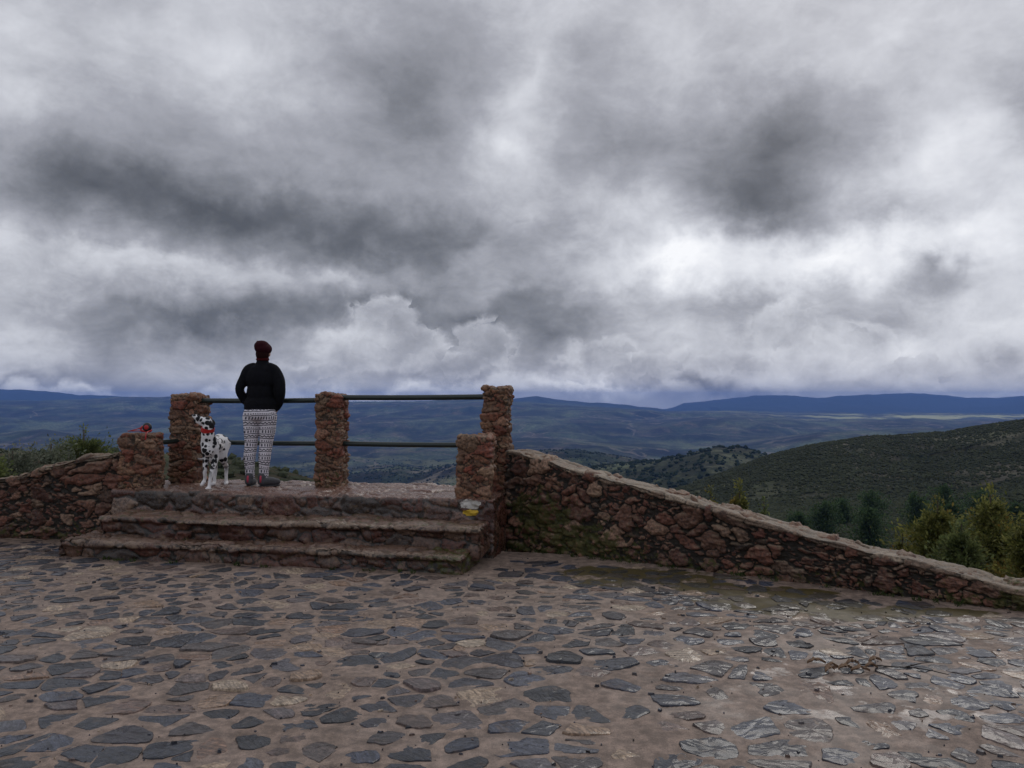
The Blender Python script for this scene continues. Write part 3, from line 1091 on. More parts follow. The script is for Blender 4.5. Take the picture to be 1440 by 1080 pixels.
def terrain_z(x, y):
    r = np.hypot(x, y)
    az = np.arctan2(x, y)
    azc = np.clip(az, -1.05, 1.05)
    Yd = np.where(np.abs(az) < 1.05, y, r * math.cos(1.05))
    behind = sstep(np.abs(az), 1.2, 1.9)
    px = 720 + F * np.tan(azc)
    near = sstep(r, 18, 60)
    dn = 8.3 + plaza_sd(x, y) - 0.30
    Dn = np.where(near < 1, dn * (1 - near) + Yd * near, Yd)
    base = np.interp(Dn, BASE[:, 0], BASE[:, 1])
    z = base.copy()
    p3 = np.stack([x, y, np.zeros_like(x)], 1)
    crest = np.zeros_like(z)
    for k, (Rk, wf, wb, pts) in enumerate(RIDGES):
        pts = np.array(pts, float)
        jit = fbm(np.stack([px / 260.0, px * 0 + k * 9.1, px * 0], 1), 2, 100 + k)
        Rr = Rk * (1 + 0.12 * jit)
        yy = np.interp(px, pts[:, 0], pts[:, 1]) + (0.9 if Rk > 1000 else 0.5) * fbm(np.stack([px / 14.0, px * 0 + k * 3.3, px * 0], 1), 3, 140 + k)
        H = EYE + (HZ - yy) * Rr / F
        tt = (Yd - Rr) / Rr
        ww = np.where(tt < 0, wf, wb)
        prof = np.exp(-(tt / ww) ** 2)
        lo = np.interp(Rr, BASE[:, 0], BASE[:, 1])
        hk = base + (H - lo) * prof
        sh = 0.004 * Rk * prof + 1e-3
        # smooth maximum
        d = np.clip(0.5 + 0.5 * (hk - z) / sh, 0, 1)
        z = z * (1 - d) + hk * d + sh * d * (1 - d) * 0.5
        crest = np.maximum(crest, prof ** 3 * (hk > z - 0.02 * Rk))
    soft_ = 1 - 0.9 * crest
    z = z + soft_ * 110 * ridged(p3 / 2600.0, 4, 201) * sstep(Yd, 3500, 7000)
    z = z + soft_ * 42 * ridged(p3 / 800.0, 4, 211) * sstep(Yd, 900, 2500)
    z = z + soft_ * 11 * ridged(p3 / 170.0, 4, 221) * sstep(Yd, 220, 700)
    z = z + soft_ * 1.3 * fbm(p3 / 38.0, 3, 231) * sstep(Yd, 40, 150)
    z = z + 0.25 * fbm(p3 / 5.0, 3, 241) * sstep(r, 14, 40) * sstep(-r, -900, -300)
    z = np.where(plaza_sd(x, y) < 0.2, np.minimum(z, -0.3), z)
    return z * (1 - behind) + behind * (-0.3 - 0.01 * np.maximum(r - 20, 0).clip(0, 3000))


azs = np.concatenate([np.linspace(-math.pi, -0.86, 40)[:-1], np.linspace(-0.86, 0.86, 1150), np.linspace(0.86, math.pi, 40)[1:]])
rs = np.concatenate([[2.0, 4.5], np.exp(np.linspace(math.log(6.0), math.log(20300), 560))])
A, Rr_ = np.meshgrid(azs, rs, indexing='ij')
X = (np.sin(A) * Rr_).ravel()
Y = (np.cos(A) * Rr_).ravel()
Z = terrain_z(X, Y)
g = np.arange(A.size).reshape(A.shape)
q = np.stack([g[:-1, :-1], g[1:, :-1], g[1:, 1:], g[:-1, 1:]], -1).reshape(-1, 4)[:, ::-1]

m, t, bs = newmat('hill_scrub')
pos = t.new('ShaderNodeNewGeometry').outputs['Position']
posf = t.vm('MULTIPLY', pos, (1, 1, 0.3))
nearb = t.mr(t.vm('LENGTH', pos), 1500, 700)
big = t.noise(posf, 1 / 900.0, 5, 0.6)
mid = t.noise(posf, 1 / 140.0, 7, 0.62)
sml = t.noise(posf, 1 / 16.0, 7, 0.68)
tiny = t.noise(posf, 1 / 1.6, 5, 0.7)
cc = t.ramp(mid, [(0.34, (0.010, 0.017, 0.009)), (0.46, (0.024, 0.032, 0.016)), (0.55, (0.042, 0.038, 0.027)), (0.66, (0.075, 0.060, 0.044))])
cc = t.mix(t.mr(big, 0.42, 0.60), cc, t.mix(mid, c4(0.020, 0.040, 0.016), c4(0.100, 0.110, 0.062)))
cc = t.mix(t.mr(sml, 0.36, 0.66), t.vm('SCALE', cc, scale=0.55), t.vm('SCALE', cc, scale=1.45))
cc = t.mix(t.mr(tiny, 0.38, 0.62), t.vm('SCALE', cc, scale=0.7), t.vm('SCALE', cc, scale=1.3))
fold = t.noise(t.vm('MULTIPLY', posf, (1.0, 0.55, 1.0)), 1 / 420.0, 8, 0.62, 1.2)
cc = t.mix(t.mr(fold, 0.40, 0.60), t.vm('SCALE', cc, scale=0.40), t.vm('SCALE', cc, scale=1.9))  # fold relief shading put into the slope colour as noise, with vegetation tone
# pale tracks winding over the slopes
trk = t.voro(t.vm('ADD', posf, t.vm('SCALE', t.noise(posf, 1 / 400.0, 4, 0.5, color=True), scale=600.0)), 1 / 1100.0, feature='DISTANCE_TO_EDGE')
cc = t.mix(t.m('MULTIPLY', t.mr(trk, 0.014, 0.007), 0.7), cc, c4(0.19, 0.165, 0.13))
cc = t.mix(t.m('MULTIPLY', nearb, 0.75), cc, t.mix(t.mr(sml, 0.40, 0.62), c4(0.046, 0.052, 0.032), t.mix(t.mr(mid, 0.4, 0.6), c4(0.095, 0.108, 0.056), c4(0.125, 0.115, 0.090))))
gul = t.noise(t.vm('MULTIPLY', t.vm('ADD', posf, t.vm('SCALE', t.noise(posf, 1 / 60.0, 4, 0.6, color=True), scale=40.0)), (1.0, 0.35, 1.0)), 1 / 55.0, 7, 0.65, 0.8)
cc = t.mix(t.m('MULTIPLY', nearb, 0.9), cc, t.mix(t.mr(gul, 0.38, 0.62), t.vm('SCALE', cc, scale=0.50), t.vm('SCALE', cc, scale=1.40)))  # near gullies: relief painted as darker and lighter colour noise
# groves seen as dark dots far out, and pale fields in the valley
dots = t.voro(posf, 1 / 26.0)
dm = t.m('MULTIPLY', t.mr(dots, 0.42, 0.25), t.mr(t.noise(posf, 1 / 330.0, 4, 0.6), 0.36, 0.55))
cc = t.mix(t.m('MULTIPLY', dm, 0.75), cc, c4(0.012, 0.022, 0.010))
fn = t.new('ShaderNodeTexVoronoi', feature='F1')
t.set(fn, 'Vector', t.vm('ADD', posf, centred if False else t.vm('SCALE', t.noise(posf, 1 / 300.0, 3, 0.5, color=True), scale=260.0)))
t.set(fn, 'Scale', 1 / 230.0)
fs = t.new('ShaderNodeSeparateColor')
t.l.new(fn.outputs['Color'], fs.inputs[0])
zz = t.new('ShaderNodeSeparateXYZ')
t.l.new(pos, zz.inputs[0])
low = t.m('MULTIPLY', t.mr(zz.outputs[2], -150, -290), t.mr(zz.outputs[1], 1800, 3600))
fld = t.m('MULTIPLY', t.mr(fs.outputs[0], 0.72, 0.86), low)
cc = t.mix(t.m('MULTIPLY', fld, t.mr(t.noise(posf, 1 / 120.0, 5, 0.65), 0.38, 0.62)), cc, c4(0.12, 0.125, 0.060))
# red earth showing through near the lookout
dn_ = t.vm('LENGTH', t.vm('MULTIPLY', pos, (1, 1, 0)))
soil = t.m('MULTIPLY', t.mr(t.noise(posf, 1 / 9.0, 6, 0.65), 0.47, 0.62), t.mr(dn_, 330, 120))
cc = t.mix(t.m('MULTIPLY', soil, 0.8), cc, c4(0.085, 0.048, 0.034))
# sunlit patch beneath the far ridge, painted in as pale ground colour
xx = t.m('SUBTRACT', zz.outputs[0], 5200.0)
far = t.mr(zz.outputs[1], 9800, 11500)
cc = t.mix(far, cc, t.mix(mid, c4(0.008, 0.016, 0.014), c4(0.020, 0.030, 0.026)))
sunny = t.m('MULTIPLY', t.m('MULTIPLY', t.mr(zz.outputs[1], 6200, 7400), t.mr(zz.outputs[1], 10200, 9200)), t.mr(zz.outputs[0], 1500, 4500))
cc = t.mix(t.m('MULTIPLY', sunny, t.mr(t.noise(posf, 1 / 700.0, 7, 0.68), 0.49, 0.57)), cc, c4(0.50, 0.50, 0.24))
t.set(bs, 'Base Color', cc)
t.set(bs, 'Roughness', 1.0)
t.set(bs, 'Specular IOR Level', 0.1)
bp = t.new('ShaderNodeBump')
t.set(bp, 'Height', t.m('ADD', t.m('MULTIPLY', sml, 1.0), t.m('MULTIPLY', tiny, 0.12)))
t.set(bp, 'Strength', 0.9)
t.set(bp, 'Distance', 6.0)
t.set(bs, 'Normal', bp)
M_hill = m
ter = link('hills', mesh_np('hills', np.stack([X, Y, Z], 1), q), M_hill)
tag(ter, kind='structure')

# ------------------------------------------------------------------ foliage
def leaf_mat(name, lo, hi, tip=None, rough=0.6):
    m, t, bs = newmat(name)
    geo = t.new('ShaderNodeNewGeometry')
    rnd = geo.outputs['Random Per Island']
    obj = t.new('ShaderNodeTexCoord').outputs['Object']
    n = t.noise(obj, 2.2, 4, 0.6)
    c = t.mix(rnd, c4(*lo), c4(*hi))
    c = t.mix(t.mr(n, 0.35, 0.65), t.vm('SCALE', c, scale=0.65), t.vm('SCALE', c, scale=1.3))
    if tip:
        c = t.mix(t.mr(t.noise(obj, 1.1, 3, 0.6), 0.52, 0.66), c, c4(*tip))
    t.set(bs, 'Base Color', c)
    t.set(bs, 'Roughness', rough)
    t.set(bs, 'Specular IOR Level', 0.25)
    tr = t.new('ShaderNodeBsdfTranslucent')
    t.set(tr, 'Color', c)
    mx = t.new('ShaderNodeMixShader')
    mx.inputs[0].default_value = 0.45
    t.l.new(bs.outputs[0], mx.inputs[1])
    t.l.new(tr.outputs[0], mx.inputs[2])
    out = [n_ for n_ in t.n if n_.type == 'OUTPUT_MATERIAL'][0]
    t.l.new(mx.outputs[0], out.inputs[0])
    return m


M_yel = leaf_mat('yellow_green_leaves', (0.070, 0.090, 0.024), (0.270, 0.260, 0.075), (0.20, 0.115, 0.022))
M_pine = leaf_mat('pine_needles', (0.024, 0.050, 0.022), (0.085, 0.135, 0.055))
M_oliv = leaf_mat('grey_green_leaves', (0.065, 0.080, 0.055), (0.190, 0.205, 0.150))
M_grn = leaf_mat('fresh_green_leaves', (0.060, 0.085, 0.030), (0.180, 0.205, 0.075))
M_bark = simple('bark', (0.055, 0.040, 0.030), 0.9, nscale=20, namp=0.5, bump=0.5)


def leaves(centres, dirs, size, rng, aspect=0.45):
    """Folded leaves: two triangles-quads each, one island per leaf."""
    n = len(centres)
    d = dirs / (np.linalg.norm(dirs, axis=1, keepdims=True) + 1e-9)
    r = rng.normal(size=(n, 3))
    s = np.cross(d, r)
    s /= np.linalg.norm(s, axis=1, keepdims=True) + 1e-9
    L = (size * rng.uniform(0.6, 1.35, n))[:, None]
    up = np.cross(s, d)
    a = centres
    b = centres + d * L * 0.5 + s * L * aspect * 0.5 + up * L * 0.06
    c = centres + d * L
    e = centres + d * L * 0.5 - s * L * aspect * 0.5 + up * L * 0.06
    V = np.stack([a, b, c, e], 1).reshape(-1, 3)
    Fq = np.arange(n * 4).reshape(-1, 4)
    return V, Fq


def tree(name, loc, H, rad, mat, seed, label, cat='tree', grp=None, nlimb=46, nleaf=90, lsize=0.07, shape='cone', bottom=0.12,
         up=0.75, gap=0.0, trunk_r=None):
    rng = np.random.default_rng(seed)
    e = empty(name, loc, rng.uniform(0, 6))
    tag(e, label, cat, grp)
    tr = trunk_r or 0.018 * H + 0.01
    Vs, Fs = [], []

    def addtube(p, r, seg=6):
        v, f = tube_mesh(p, r, seg)
        o = sum(len(a) for a in Vs)
        Vs.append(v)
        Fs.extend([tuple(i + o for i in ff) for ff in f])
    bend = rng.normal(0, 0.035 * H, 2)
    def tp(t_):
        return Vector((bend[0] * t_ * t_, bend[1] * t_ * t_, H * t_))
    addtube([tp(k / 8) for k in range(9)], [tr * (1 - 0.9 * k / 8) + 0.003 for k in range(9)], 8)
    C, Dd = [], []
    for i in range(nlimb):
        h = bottom + (1 - bottom) * (i + rng.random()) / nlimb
        if shape == 'cone':
            rr = rad * (1 - h) ** 0.58 * min(1, (h - bottom) * 6 + 0.35)
        elif shape == 'round':
            q_ = (h - bottom) / (1 - bottom)
            rr = rad * math.sqrt(max(0.05, 1 - (q_ * 1.7 - 0.75) ** 2))
        else:
            rr = rad * (0.5 + 0.5 * rng.random())
        rr *= rng.uniform(0.4, 1.35)
        a = rng.uniform(0, 6.283)
        p0 = tp(h * 0.92)
        rise = up * rr * rng.uniform(0.5, 1.3)
        p2 = p0 + Vector((math.cos(a) * rr, math.sin(a) * rr, rise))
        p1 = (p0 + p2) / 2 + Vector((0, 0, -0.12 * rr))
        r0 = tr * 0.38 * (1 - h) + 0.004
        addtube([p0, p1, p2], [r0, r0 * 0.6, 0.002], 5)
        k = max(6, int(nleaf * (0.35 + rr / rad)))
        tt = rng.random(k) ** 0.7
        base = np.array(p0)[None] * (1 - tt[:, None]) ** 2 + 2 * np.array(p1)[None] * (tt * (1 - tt))[:, None] + np.array(p2)[None] * tt[:, None] ** 2
        spread = 0.30 * rr * (0.4 + tt)[:, None] + lsize * 0.4
        offs_ = rng.normal(size=(k, 3)) * spread * np.array([0.42, 0.42, 0.42])
        C.append(base + offs_)
        dd = offs_ + np.array([math.cos(a), math.sin(a), 0.6]) * 0.12 + rng.normal(size=(k, 3)) * 0.05
        Dd.append(dd)
    # leader
    k = nleaf
    tt = rng.uniform(0.8, 1.02, k)
    Ct = np.stack([bend[0] * tt ** 2, bend[1] * tt ** 2, H * tt], 1) + rng.normal(size=(k, 3)) * (0.10 * rad * (1.15 - tt) * 4 + 0.01)[:, None] * np.array([1, 1, 0.3])
    C.append(Ct)
    Dd.append(rng.normal(size=(k, 3)) * 0.5 + np.array([0, 0, 0.7]))
    link('trunk', mesh_np('trunk', np.array([tuple(v) for vv in Vs for v in vv]), Fs), M_bark, e)
    V, Fq = leaves(np.concatenate(C), np.concatenate(Dd), lsize, rng)
    link('crown', mesh_np('crown', V, Fq, smooth=False), mat, e)
    return e


def gz(x, y):
    return float(terrain_z(np.array([x]), np.array([y]))[0])


def at(px, Yd):
    return (px - 720) / F * Yd


def plant_tree(name, px, Yd, topy, wpx, mat, seed, label, **kw):
    x = at(px, Yd)
    zb = gz(x, Yd) - 0.1
    zt = EYE + (HZ - topy) * Yd / F
    print('plant', px, Yd, 'base row', round(HZ + (EYE - zb) * F / Yd), 'H', round(zt - zb, 2))
    zt = max(zt, zb + 0.4)
    return tree(name, (x, Yd, zb), zt - zb, wpx / 2 * Yd / F, mat, seed, label, **kw)


GR = 'young trees growing below the right wall'
plant_tree('young_tree', 1397, 19, 688, 175, M_yel, 1, 'tallest pointed yellow-green young tree beyond the low end of the right wall', grp=GR, nlimb=150, nleaf=230, lsize=0.095)
plant_tree('young_tree', 1310, 17, 703, 165, M_yel, 2, 'broad yellow-green young tree with an orange tip, left of the tallest one', grp=GR, nlimb=140, nleaf=230, lsize=0.095)
plant_tree('young_tree', 1456, 16, 728, 170, M_yel, 3, 'yellow-green young tree cut off by the right edge of the photo', grp=GR, nlimb=120, nleaf=210, lsize=0.095)
plant_tree('young_tree', 1350, 15, 738, 140, M_grn, 4, 'shorter green young tree between the two pointed yellow-green ones', grp=GR, nlimb=110, nleaf=200, lsize=0.09)
plant_tree('young_tree', 1045, 21, 681, 80, M_yel, 5, 'small golden young tree whose tip shows above the middle of the right wall', grp=GR, nlimb=90, nleaf=170, lsize=0.10)
plant_tree('young_tree', 1018, 24, 691, 50, M_yel, 6, 'smallest golden shoot just left of the small golden tree', grp=GR, nlimb=60, nleaf=120, lsize=0.10)
plant_tree('young_tree', 1265, 18, 748, 100, M_yel, 16, 'low yellow-green shoot rising behind the wall coping, left of the broad one', grp=GR, nlimb=70, nleaf=140, lsize=0.085)
plant_tree('young_tree', 1075, 20, 704, 60, M_grn, 17, 'low green shoot right of the small golden tree above the wall', grp=GR, nlimb=50, nleaf=120, lsize=0.09)
plant_tree('evergreen_tree', 122, 15, 604, 66, M_grn, 7, 'single dense green pointed tree beyond the left wall', nlimb=130, nleaf=120, lsize=0.055, up=0.45, shape='round', bottom=0.70)
GL = 'sparse shrubs beyond the left wall'
for k, (px, Yd, ty, wp, lb) in enumerate([(62, 13, 624, 84, 'grey-green low shrub left of the dense pointed tree'), (14, 12, 634, 80, 'grey-green low shrub near the left edge of the photo'),
                                         (92, 14, 636, 60, 'smallest grey-green shrub, at the foot of the dense pointed tree'), (-14, 11, 640, 60, 'darker shrub cut off by the left edge of the photo')]):
    plant_tree('shrub', px, Yd, ty, wp, M_oliv if k != 3 else M_grn, 30 + k, lb, cat='shrub', grp=GL, nlimb=100, nleaf=70, lsize=0.055, shape='round', up=0.8, bottom=0.30)

GP = 'dark pines in the gully below the right wall'
pines = [(1122, 175, 722, 34, 'small dark pine, leftmost of the gully trees'), (1160, 165, 706, 40, 'dark pine second from the left among the gully trees'),
         (1183, 190, 702, 30, 'dark pine partly hidden behind the second one from the left'), (1226, 175, 691, 46, 'broad dark pine in the middle of the gully'),
         (1222, 135, 714, 40, 'low dark pine in front of the broad middle pine'),
         (1290, 165, 694, 34, 'dark pine left of the tallest gully pine'), (1324, 180, 683, 40, 'tallest dark pine in the gully'),
         (1333, 140, 706, 34, 'low dark pine standing in front of the tallest gully pine'),
         (1378, 185, 690, 42, 'tall dark pine directly behind the tallest young tree'), (1425, 165, 708, 36, 'dark pine right of the tallest young tree')]
for k, (px, Yd, ty, wp, lb) in enumerate(pines):
    plant_tree('pine_tree', px, Yd, ty, wp, M_pine, 50 + k, lb, grp=GP, nlimb=44, nleaf=70, lsize=0.55, shape='round', bottom=0.08, up=0.3)


# scrub on the slopes: one mass of low bushes
def scrub(name, n, rmin, rmax, a0, a1, s0, s1, mat, seed, ydens=None):
    rng = np.random.default_rng(seed)
    a = rng.uniform(a0, a1, n)
    r = rmin * (rmax / rmin) ** rng.random(n)
    x, y = np.sin(a) * r, np.cos(a) * r
    ok = plaza_sd(x, y) > 1.2
    p3 = np.stack([x, y, 0 * x], 1)
    ok &= fbm(p3 / (22.0 if rmax < 800 else 120.0), 5, 5, 0.65) + rng.normal(0, 0.16, n) > -0.24
    x, y, r = x[ok], y[ok], r[ok]
    n = len(x)
    z = terrain_z(x, y)
    s = s0 + (s1 - s0) * rng.random(n) ** 2.2 * 1.5
    bm = bmesh.new()
    bmesh.ops.create_icosphere(bm, subdivisions=1, radius=1)
    bv = np.array([v.co[:] for v in bm.verts])
    bf = np.array([[v.index for v in f.verts] for f in bm.faces])
    bm.free()
    jit = rng.uniform(0.6, 1.35, (n, len(bv), 1))
    V = bv[None] * jit * s[:, None, None] * np.array([1, 1, 0.75])
    V = V + np.stack([x, y, z + s * 0.35], 1)[:, None, :]
    Fq = (bf[None] + (np.arange(n) * len(bv))[:, None, None]).reshape(-1, 3)
    o = link(name, mesh_np(name, V.reshape(-1, 3), Fq, smooth=False), mat)
    tag(o, kind='stuff')
    return o


M_scrub = simple('scrub_leaves', (0.048, 0.055, 0.034), 1.0, spec=0.05, nscale=0.12, namp=0.75)
M_grove = simple('grove_leaves', (0.022, 0.032, 0.017), 1.0, spec=0.05, nscale=0.02, namp=0.6)
scrub('hillside_scrub', 150000, 170, 760, -0.05, 0.72, 0.28, 0.75, M_scrub, 3)
scrub('near_scrub', 9000, 14, 170, -0.75, 0.80, 0.12, 0.55, M_scrub, 4)
scrub('valley_groves', 30000, 760, 3600, -0.70, 0.75, 1.2, 3.4, M_grove, 5)

# ------------------------------------------------------------------ people and animals: helper for continuous bodies
def blend(name, parts, voxel, smooth_it=3, mat=None, parent=None):
    """parts: ('t', pts, rads, (sx,sy,sz)) tubes with ball joints, ('e', centre, radii, rot) ellipsoids."""
    bm = bmesh.new()
    for p in parts:
        if p[0] == 'e':
            _, c, rad, *rot = p
            M = Matrix.Translation(c)
            if rot:
                M = M @ Matrix.Rotation(rot[0][0], 4, 'X') @ Matrix.Rotation(rot[0][1], 4, 'Y') @ Matrix.Rotation(rot[0][2], 4, 'Z')
            M = M @ Matrix.Diagonal((*rad, 1))
            bmesh.ops.create_icosphere(bm, subdivisions=3, radius=1, matrix=M)
        else:
            _, pts, rads = p[:3]
            fl = p[3] if len(p) > 3 else (1, 1)
            pts = [Vector(a) for a in pts]
            # resample smoothly
            n = len(pts)
            fine, fr = [], []
            for i in range(n - 1):
                p0, p1, p2, p3 = pts[max(i - 1, 0)], pts[i], pts[i + 1], pts[min(i + 2, n - 1)]
                for k in range(5):
                    u_ = k / 5
                    fine.append(0.5 * ((2 * p1) + (p2 - p0) * u_ + (2 * p0 - 5 * p1 + 4 * p2 - p3) * u_ ** 2 + (3 * p1 - p0 - 3 * p2 + p3) * u_ ** 3))
                    s_ = u_ * u_ * (3 - 2 * u_)
                    fr.append(rads[i] * (1 - s_) + rads[i + 1] * s_)
            fine.append(pts[-1])
            fr.append(rads[-1])
            V, Fc = tube_mesh(fine, fr, 16)
            if fl != (1, 1):
                nv = []
                for i, c in enumerate(fine):
                    for k in range(16):
                        v = V[i * 16 + k] - c
                        nv.append(c + Vector((v.x * fl[0], v.y * fl[1], v.z)))
                V = nv
            bv = [bm.verts.new(v) for v in V]
            for f in Fc:
                bm.faces.new([bv[i] for i in f])
            for c, r_ in ((fine[0], fr[0]), (fine[-1], fr[-1])):
                bmesh.ops.create_icosphere(bm, subdivisions=2, radius=r_ * 0.99, matrix=Matrix.Translation(c) @ Matrix.Diagonal((fl[0], fl[1], 1, 1)))
    me = bpy.data.meshes.new(name + '_raw')
    bm.to_mesh(me)
    bm.free()
    tmp = bpy.data.objects.new('tmp', me)
    col.objects.link(tmp)
    rm = tmp.modifiers.new('r', 'REMESH')
    rm.mode = 'VOXEL'
    rm.voxel_size = voxel
    sm = tmp.modifiers.new('s', 'SMOOTH')
    sm.iterations = smooth_it
    sm.factor = 0.5
    dg = bpy.context.evaluated_depsgraph_get()
    dg.update()
    out = bpy.data.meshes.new_from_object(tmp.evaluated_get(dg))
    out.name = name
    bpy.data.objects.remove(tmp)
    bpy.data.meshes.remove(me)
    out.polygons.foreach_set('use_smooth', np.ones(len(out.polygons), dtype=bool))
    return link(name, out, mat, parent)


M_skin = simple('skin', (0.42, 0.24, 0.17), 0.55, nscale=40, namp=0.08)
M_jacket = simple('black_fleece', (0.0065, 0.0070, 0.0095), 0.95, spec=0.15, nscale=22, namp=0.5, bump=1.0)
M_beret = simple('burgundy_wool', (0.030, 0.005, 0.009), 0.95, spec=0.15, nscale=150, namp=0.4, bump=0.6)
M_scarf = simple('red_knit_scarf', (0.060, 0.008, 0.010), 0.95, spec=0.1, nscale=150, namp=0.4, bump=0.6)
M_hair = simple('dark_hair', (0.020, 0.006, 0.006), 0.9, spec=0.1, nscale=80, namp=0.3)
M_shoe = simple('grey_mesh_shoe', (0.060, 0.062, 0.070), 0.8, nscale=90, namp=0.4, bump=0.3)
M_pink = simple('pink_trim', (0.45, 0.05, 0.09), 0.7, nscale=60)
M_sole = simple('dark_sole', (0.030, 0.030, 0.034), 0.8)

# knitted leggings
m, t, bs = newmat('patterned_leggings')
obj = t.new('ShaderNodeTexCoord').outputs['Object']
s3 = t.new('ShaderNodeSeparateXYZ')
t.l.new(obj, s3.inputs[0])
zt_ = t.m('MULTIPLY_ADD', t.noise(obj, 5.0, 3, 0.5), 0.07, s3.outputs[2])
ang = t.m('ADD', s3.outputs[0], t.m('MULTIPLY', s3.outputs[1], 0.7))
bandp = 0.150


def band(c0, hw):      # 1 inside a horizontal band of the repeating pattern
    f = t.m('FRACT', t.m('DIVIDE', t.m('ADD', zt_, 0.03), bandp))
    return t.m('LESS_THAN', t.m('ABSOLUTE', t.m('SUBTRACT', f, c0)), hw), f


b1, f = band(0.10, 0.035)
zig = t.m('MULTIPLY', t.m('PINGPONG', ang, 0.024), 4.0)
b2 = t.m('LESS_THAN', t.m('ABSOLUTE', t.m('SUBTRACT', t.m('SUBTRACT', f, 0.20), zig)), 0.045)
b3, _ = band(0.42, 0.03)
bh, _ = band(0.60, 0.10)
fig = t.m('MULTIPLY', bh, t.m('LESS_THAN', t.m('PINGPONG', ang, 0.018), 0.0085))
b4, _ = band(0.78, 0.03)
bd, _ = band(0.90, 0.05)
dotp = t.m('MULTIPLY', bd, t.m('LESS_THAN', t.m('PINGPONG', ang, 0.014), 0.0065))
pat = t.m('MAXIMUM', t.m('MAXIMUM', b1, b2), t.m('MAXIMUM', t.m('MAXIMUM', fig, dotp), t.m('MAXIMUM', b3, b4)))
colr = t.mix(t.m('MULTIPLY', pat, 0.92), c4(0.70, 0.67, 0.72), c4(0.022, 0.024, 0.045))
t.set(bs, 'Base Color', colr)
t.set(bs, 'Roughness', 0.95)
t.set(bs, 'Specular IOR Level', 0.15)
M_legg = m

# person: origin between the feet, facing +Y (away), x to the right
PX, PYy = at(366, 8.78), 8.78
person = empty('person', (PX, PYy, 0.575))
person.scale = (0.91, 0.95, 1.0)
tag(person, 'person seen from behind in black fleece, burgundy beret and patterned leggings at the rail', 'person')


def finger_parts(cx, cy, cz, sx):
    out = [('e', (cx, cy, cz), (0.022, 0.042, 0.048), (0.5, 0, 0))]
    for k in range(4):
        x0 = cx + sx * (-0.024 + 0.016 * k)
        L = (0.062, 0.074, 0.070, 0.055)[k]
        a = Vector((x0, cy + 0.03, cz - 0.035))
        b = a + Vector((0, 0.35 * L, -0.5 * L))
        c = b + Vector((0, 0.02, -0.4 * L))
        out.append(('t', [a, b, c], [0.0095, 0.0085, 0.007]))
    a = Vector((cx - sx * 0.024, cy + 0.03, cz + 0.0))
    out.append(('t', [a, a + Vector((-sx * 0.016, 0.028, -0.018)), a + Vector((-sx * 0.018, 0.045, -0.04))], [0.012, 0.010, 0.0085]))
    return out


HC = Vector((0.03, 0.01, 1.515))      # head centre
body_parts = [
    ('e', (0.0, 0.0, 0.88), (0.165, 0.12, 0.13)), ('e', (0.0, 0.0, 1.05), (0.145, 0.105, 0.17)), ('e', (0.01, 0.0, 1.23), (0.165, 0.11, 0.16)),
    ('t', [(0.02, 0, 1.32), (0.025, 0.0, 1.40), (0.03, 0.01, 1.46)], [0.075, 0.055, 0.05]),
    ('e', HC, (0.075, 0.092, 0.105)), ('e', HC + Vector((0, 0.035, -0.05)), (0.055, 0.06, 0.06)),
    ('e', HC + Vector((0, 0.102, -0.012)), (0.014, 0.020, 0.026)), ('e', HC + Vector((0, 0.095, -0.058)), (0.024, 0.010, 0.007)),
    ('e', HC + Vector((0.03, 0.082, 0.012)), (0.014, 0.010, 0.009)), ('e', HC + Vector((-0.03, 0.082, 0.012)), (0.014, 0.010, 0.009)),
    ('e', HC + Vector((0.078, 0.0, -0.012)), (0.012, 0.022, 0.032)), ('e', HC + Vector((-0.078, 0.0, -0.012)), (0.012, 0.022, 0.032)),
    ('t', [(-0.14, 0, 1.33), (-0.235, -0.03, 1.12), (-0.205, 0.04, 1.02), (-0.150, 0.075, 0.975)], [0.052, 0.040, 0.034, 0.026]),
    ('t', [(0.17, 0, 1.33), (0.245, -0.02, 1.09), (0.225, 0.04, 1.01), (0.165, 0.075, 0.965)], [0.052, 0.040, 0.034, 0.026]),
    ('t', [(-0.085, 0, 0.86), (-0.105, 0.0, 0.62), (-0.115, 0.01, 0.44), (-0.125, -0.005, 0.30), (-0.12, 0, 0.09)], [0.082, 0.066, 0.046, 0.044, 0.030]),
    ('t', [(0.085, 0, 0.86), (0.075, 0.0, 0.62), (0.055, 0.01, 0.44), (0.045, -0.005, 0.30), (0.045, 0, 0.09)], [0.082, 0.066, 0.046, 0.044, 0.030]),
    ('t', [(-0.12, -0.02, 0.06), (-0.125, 0.06, 0.05), (-0.13, 0.13, 0.035)], [0.032, 0.030, 0.022]),
    ('t', [(0.045, -0.02, 0.06), (0.10, 0.05, 0.05), (0.155, 0.10, 0.035)], [0.032, 0.030, 0.022]),
] + finger_parts(-0.125, 0.085, 0.945, 1) + finger_parts(0.14, 0.085, 0.935, -1)
blend('body', body_parts, 0.0065, 2, M_skin, person)
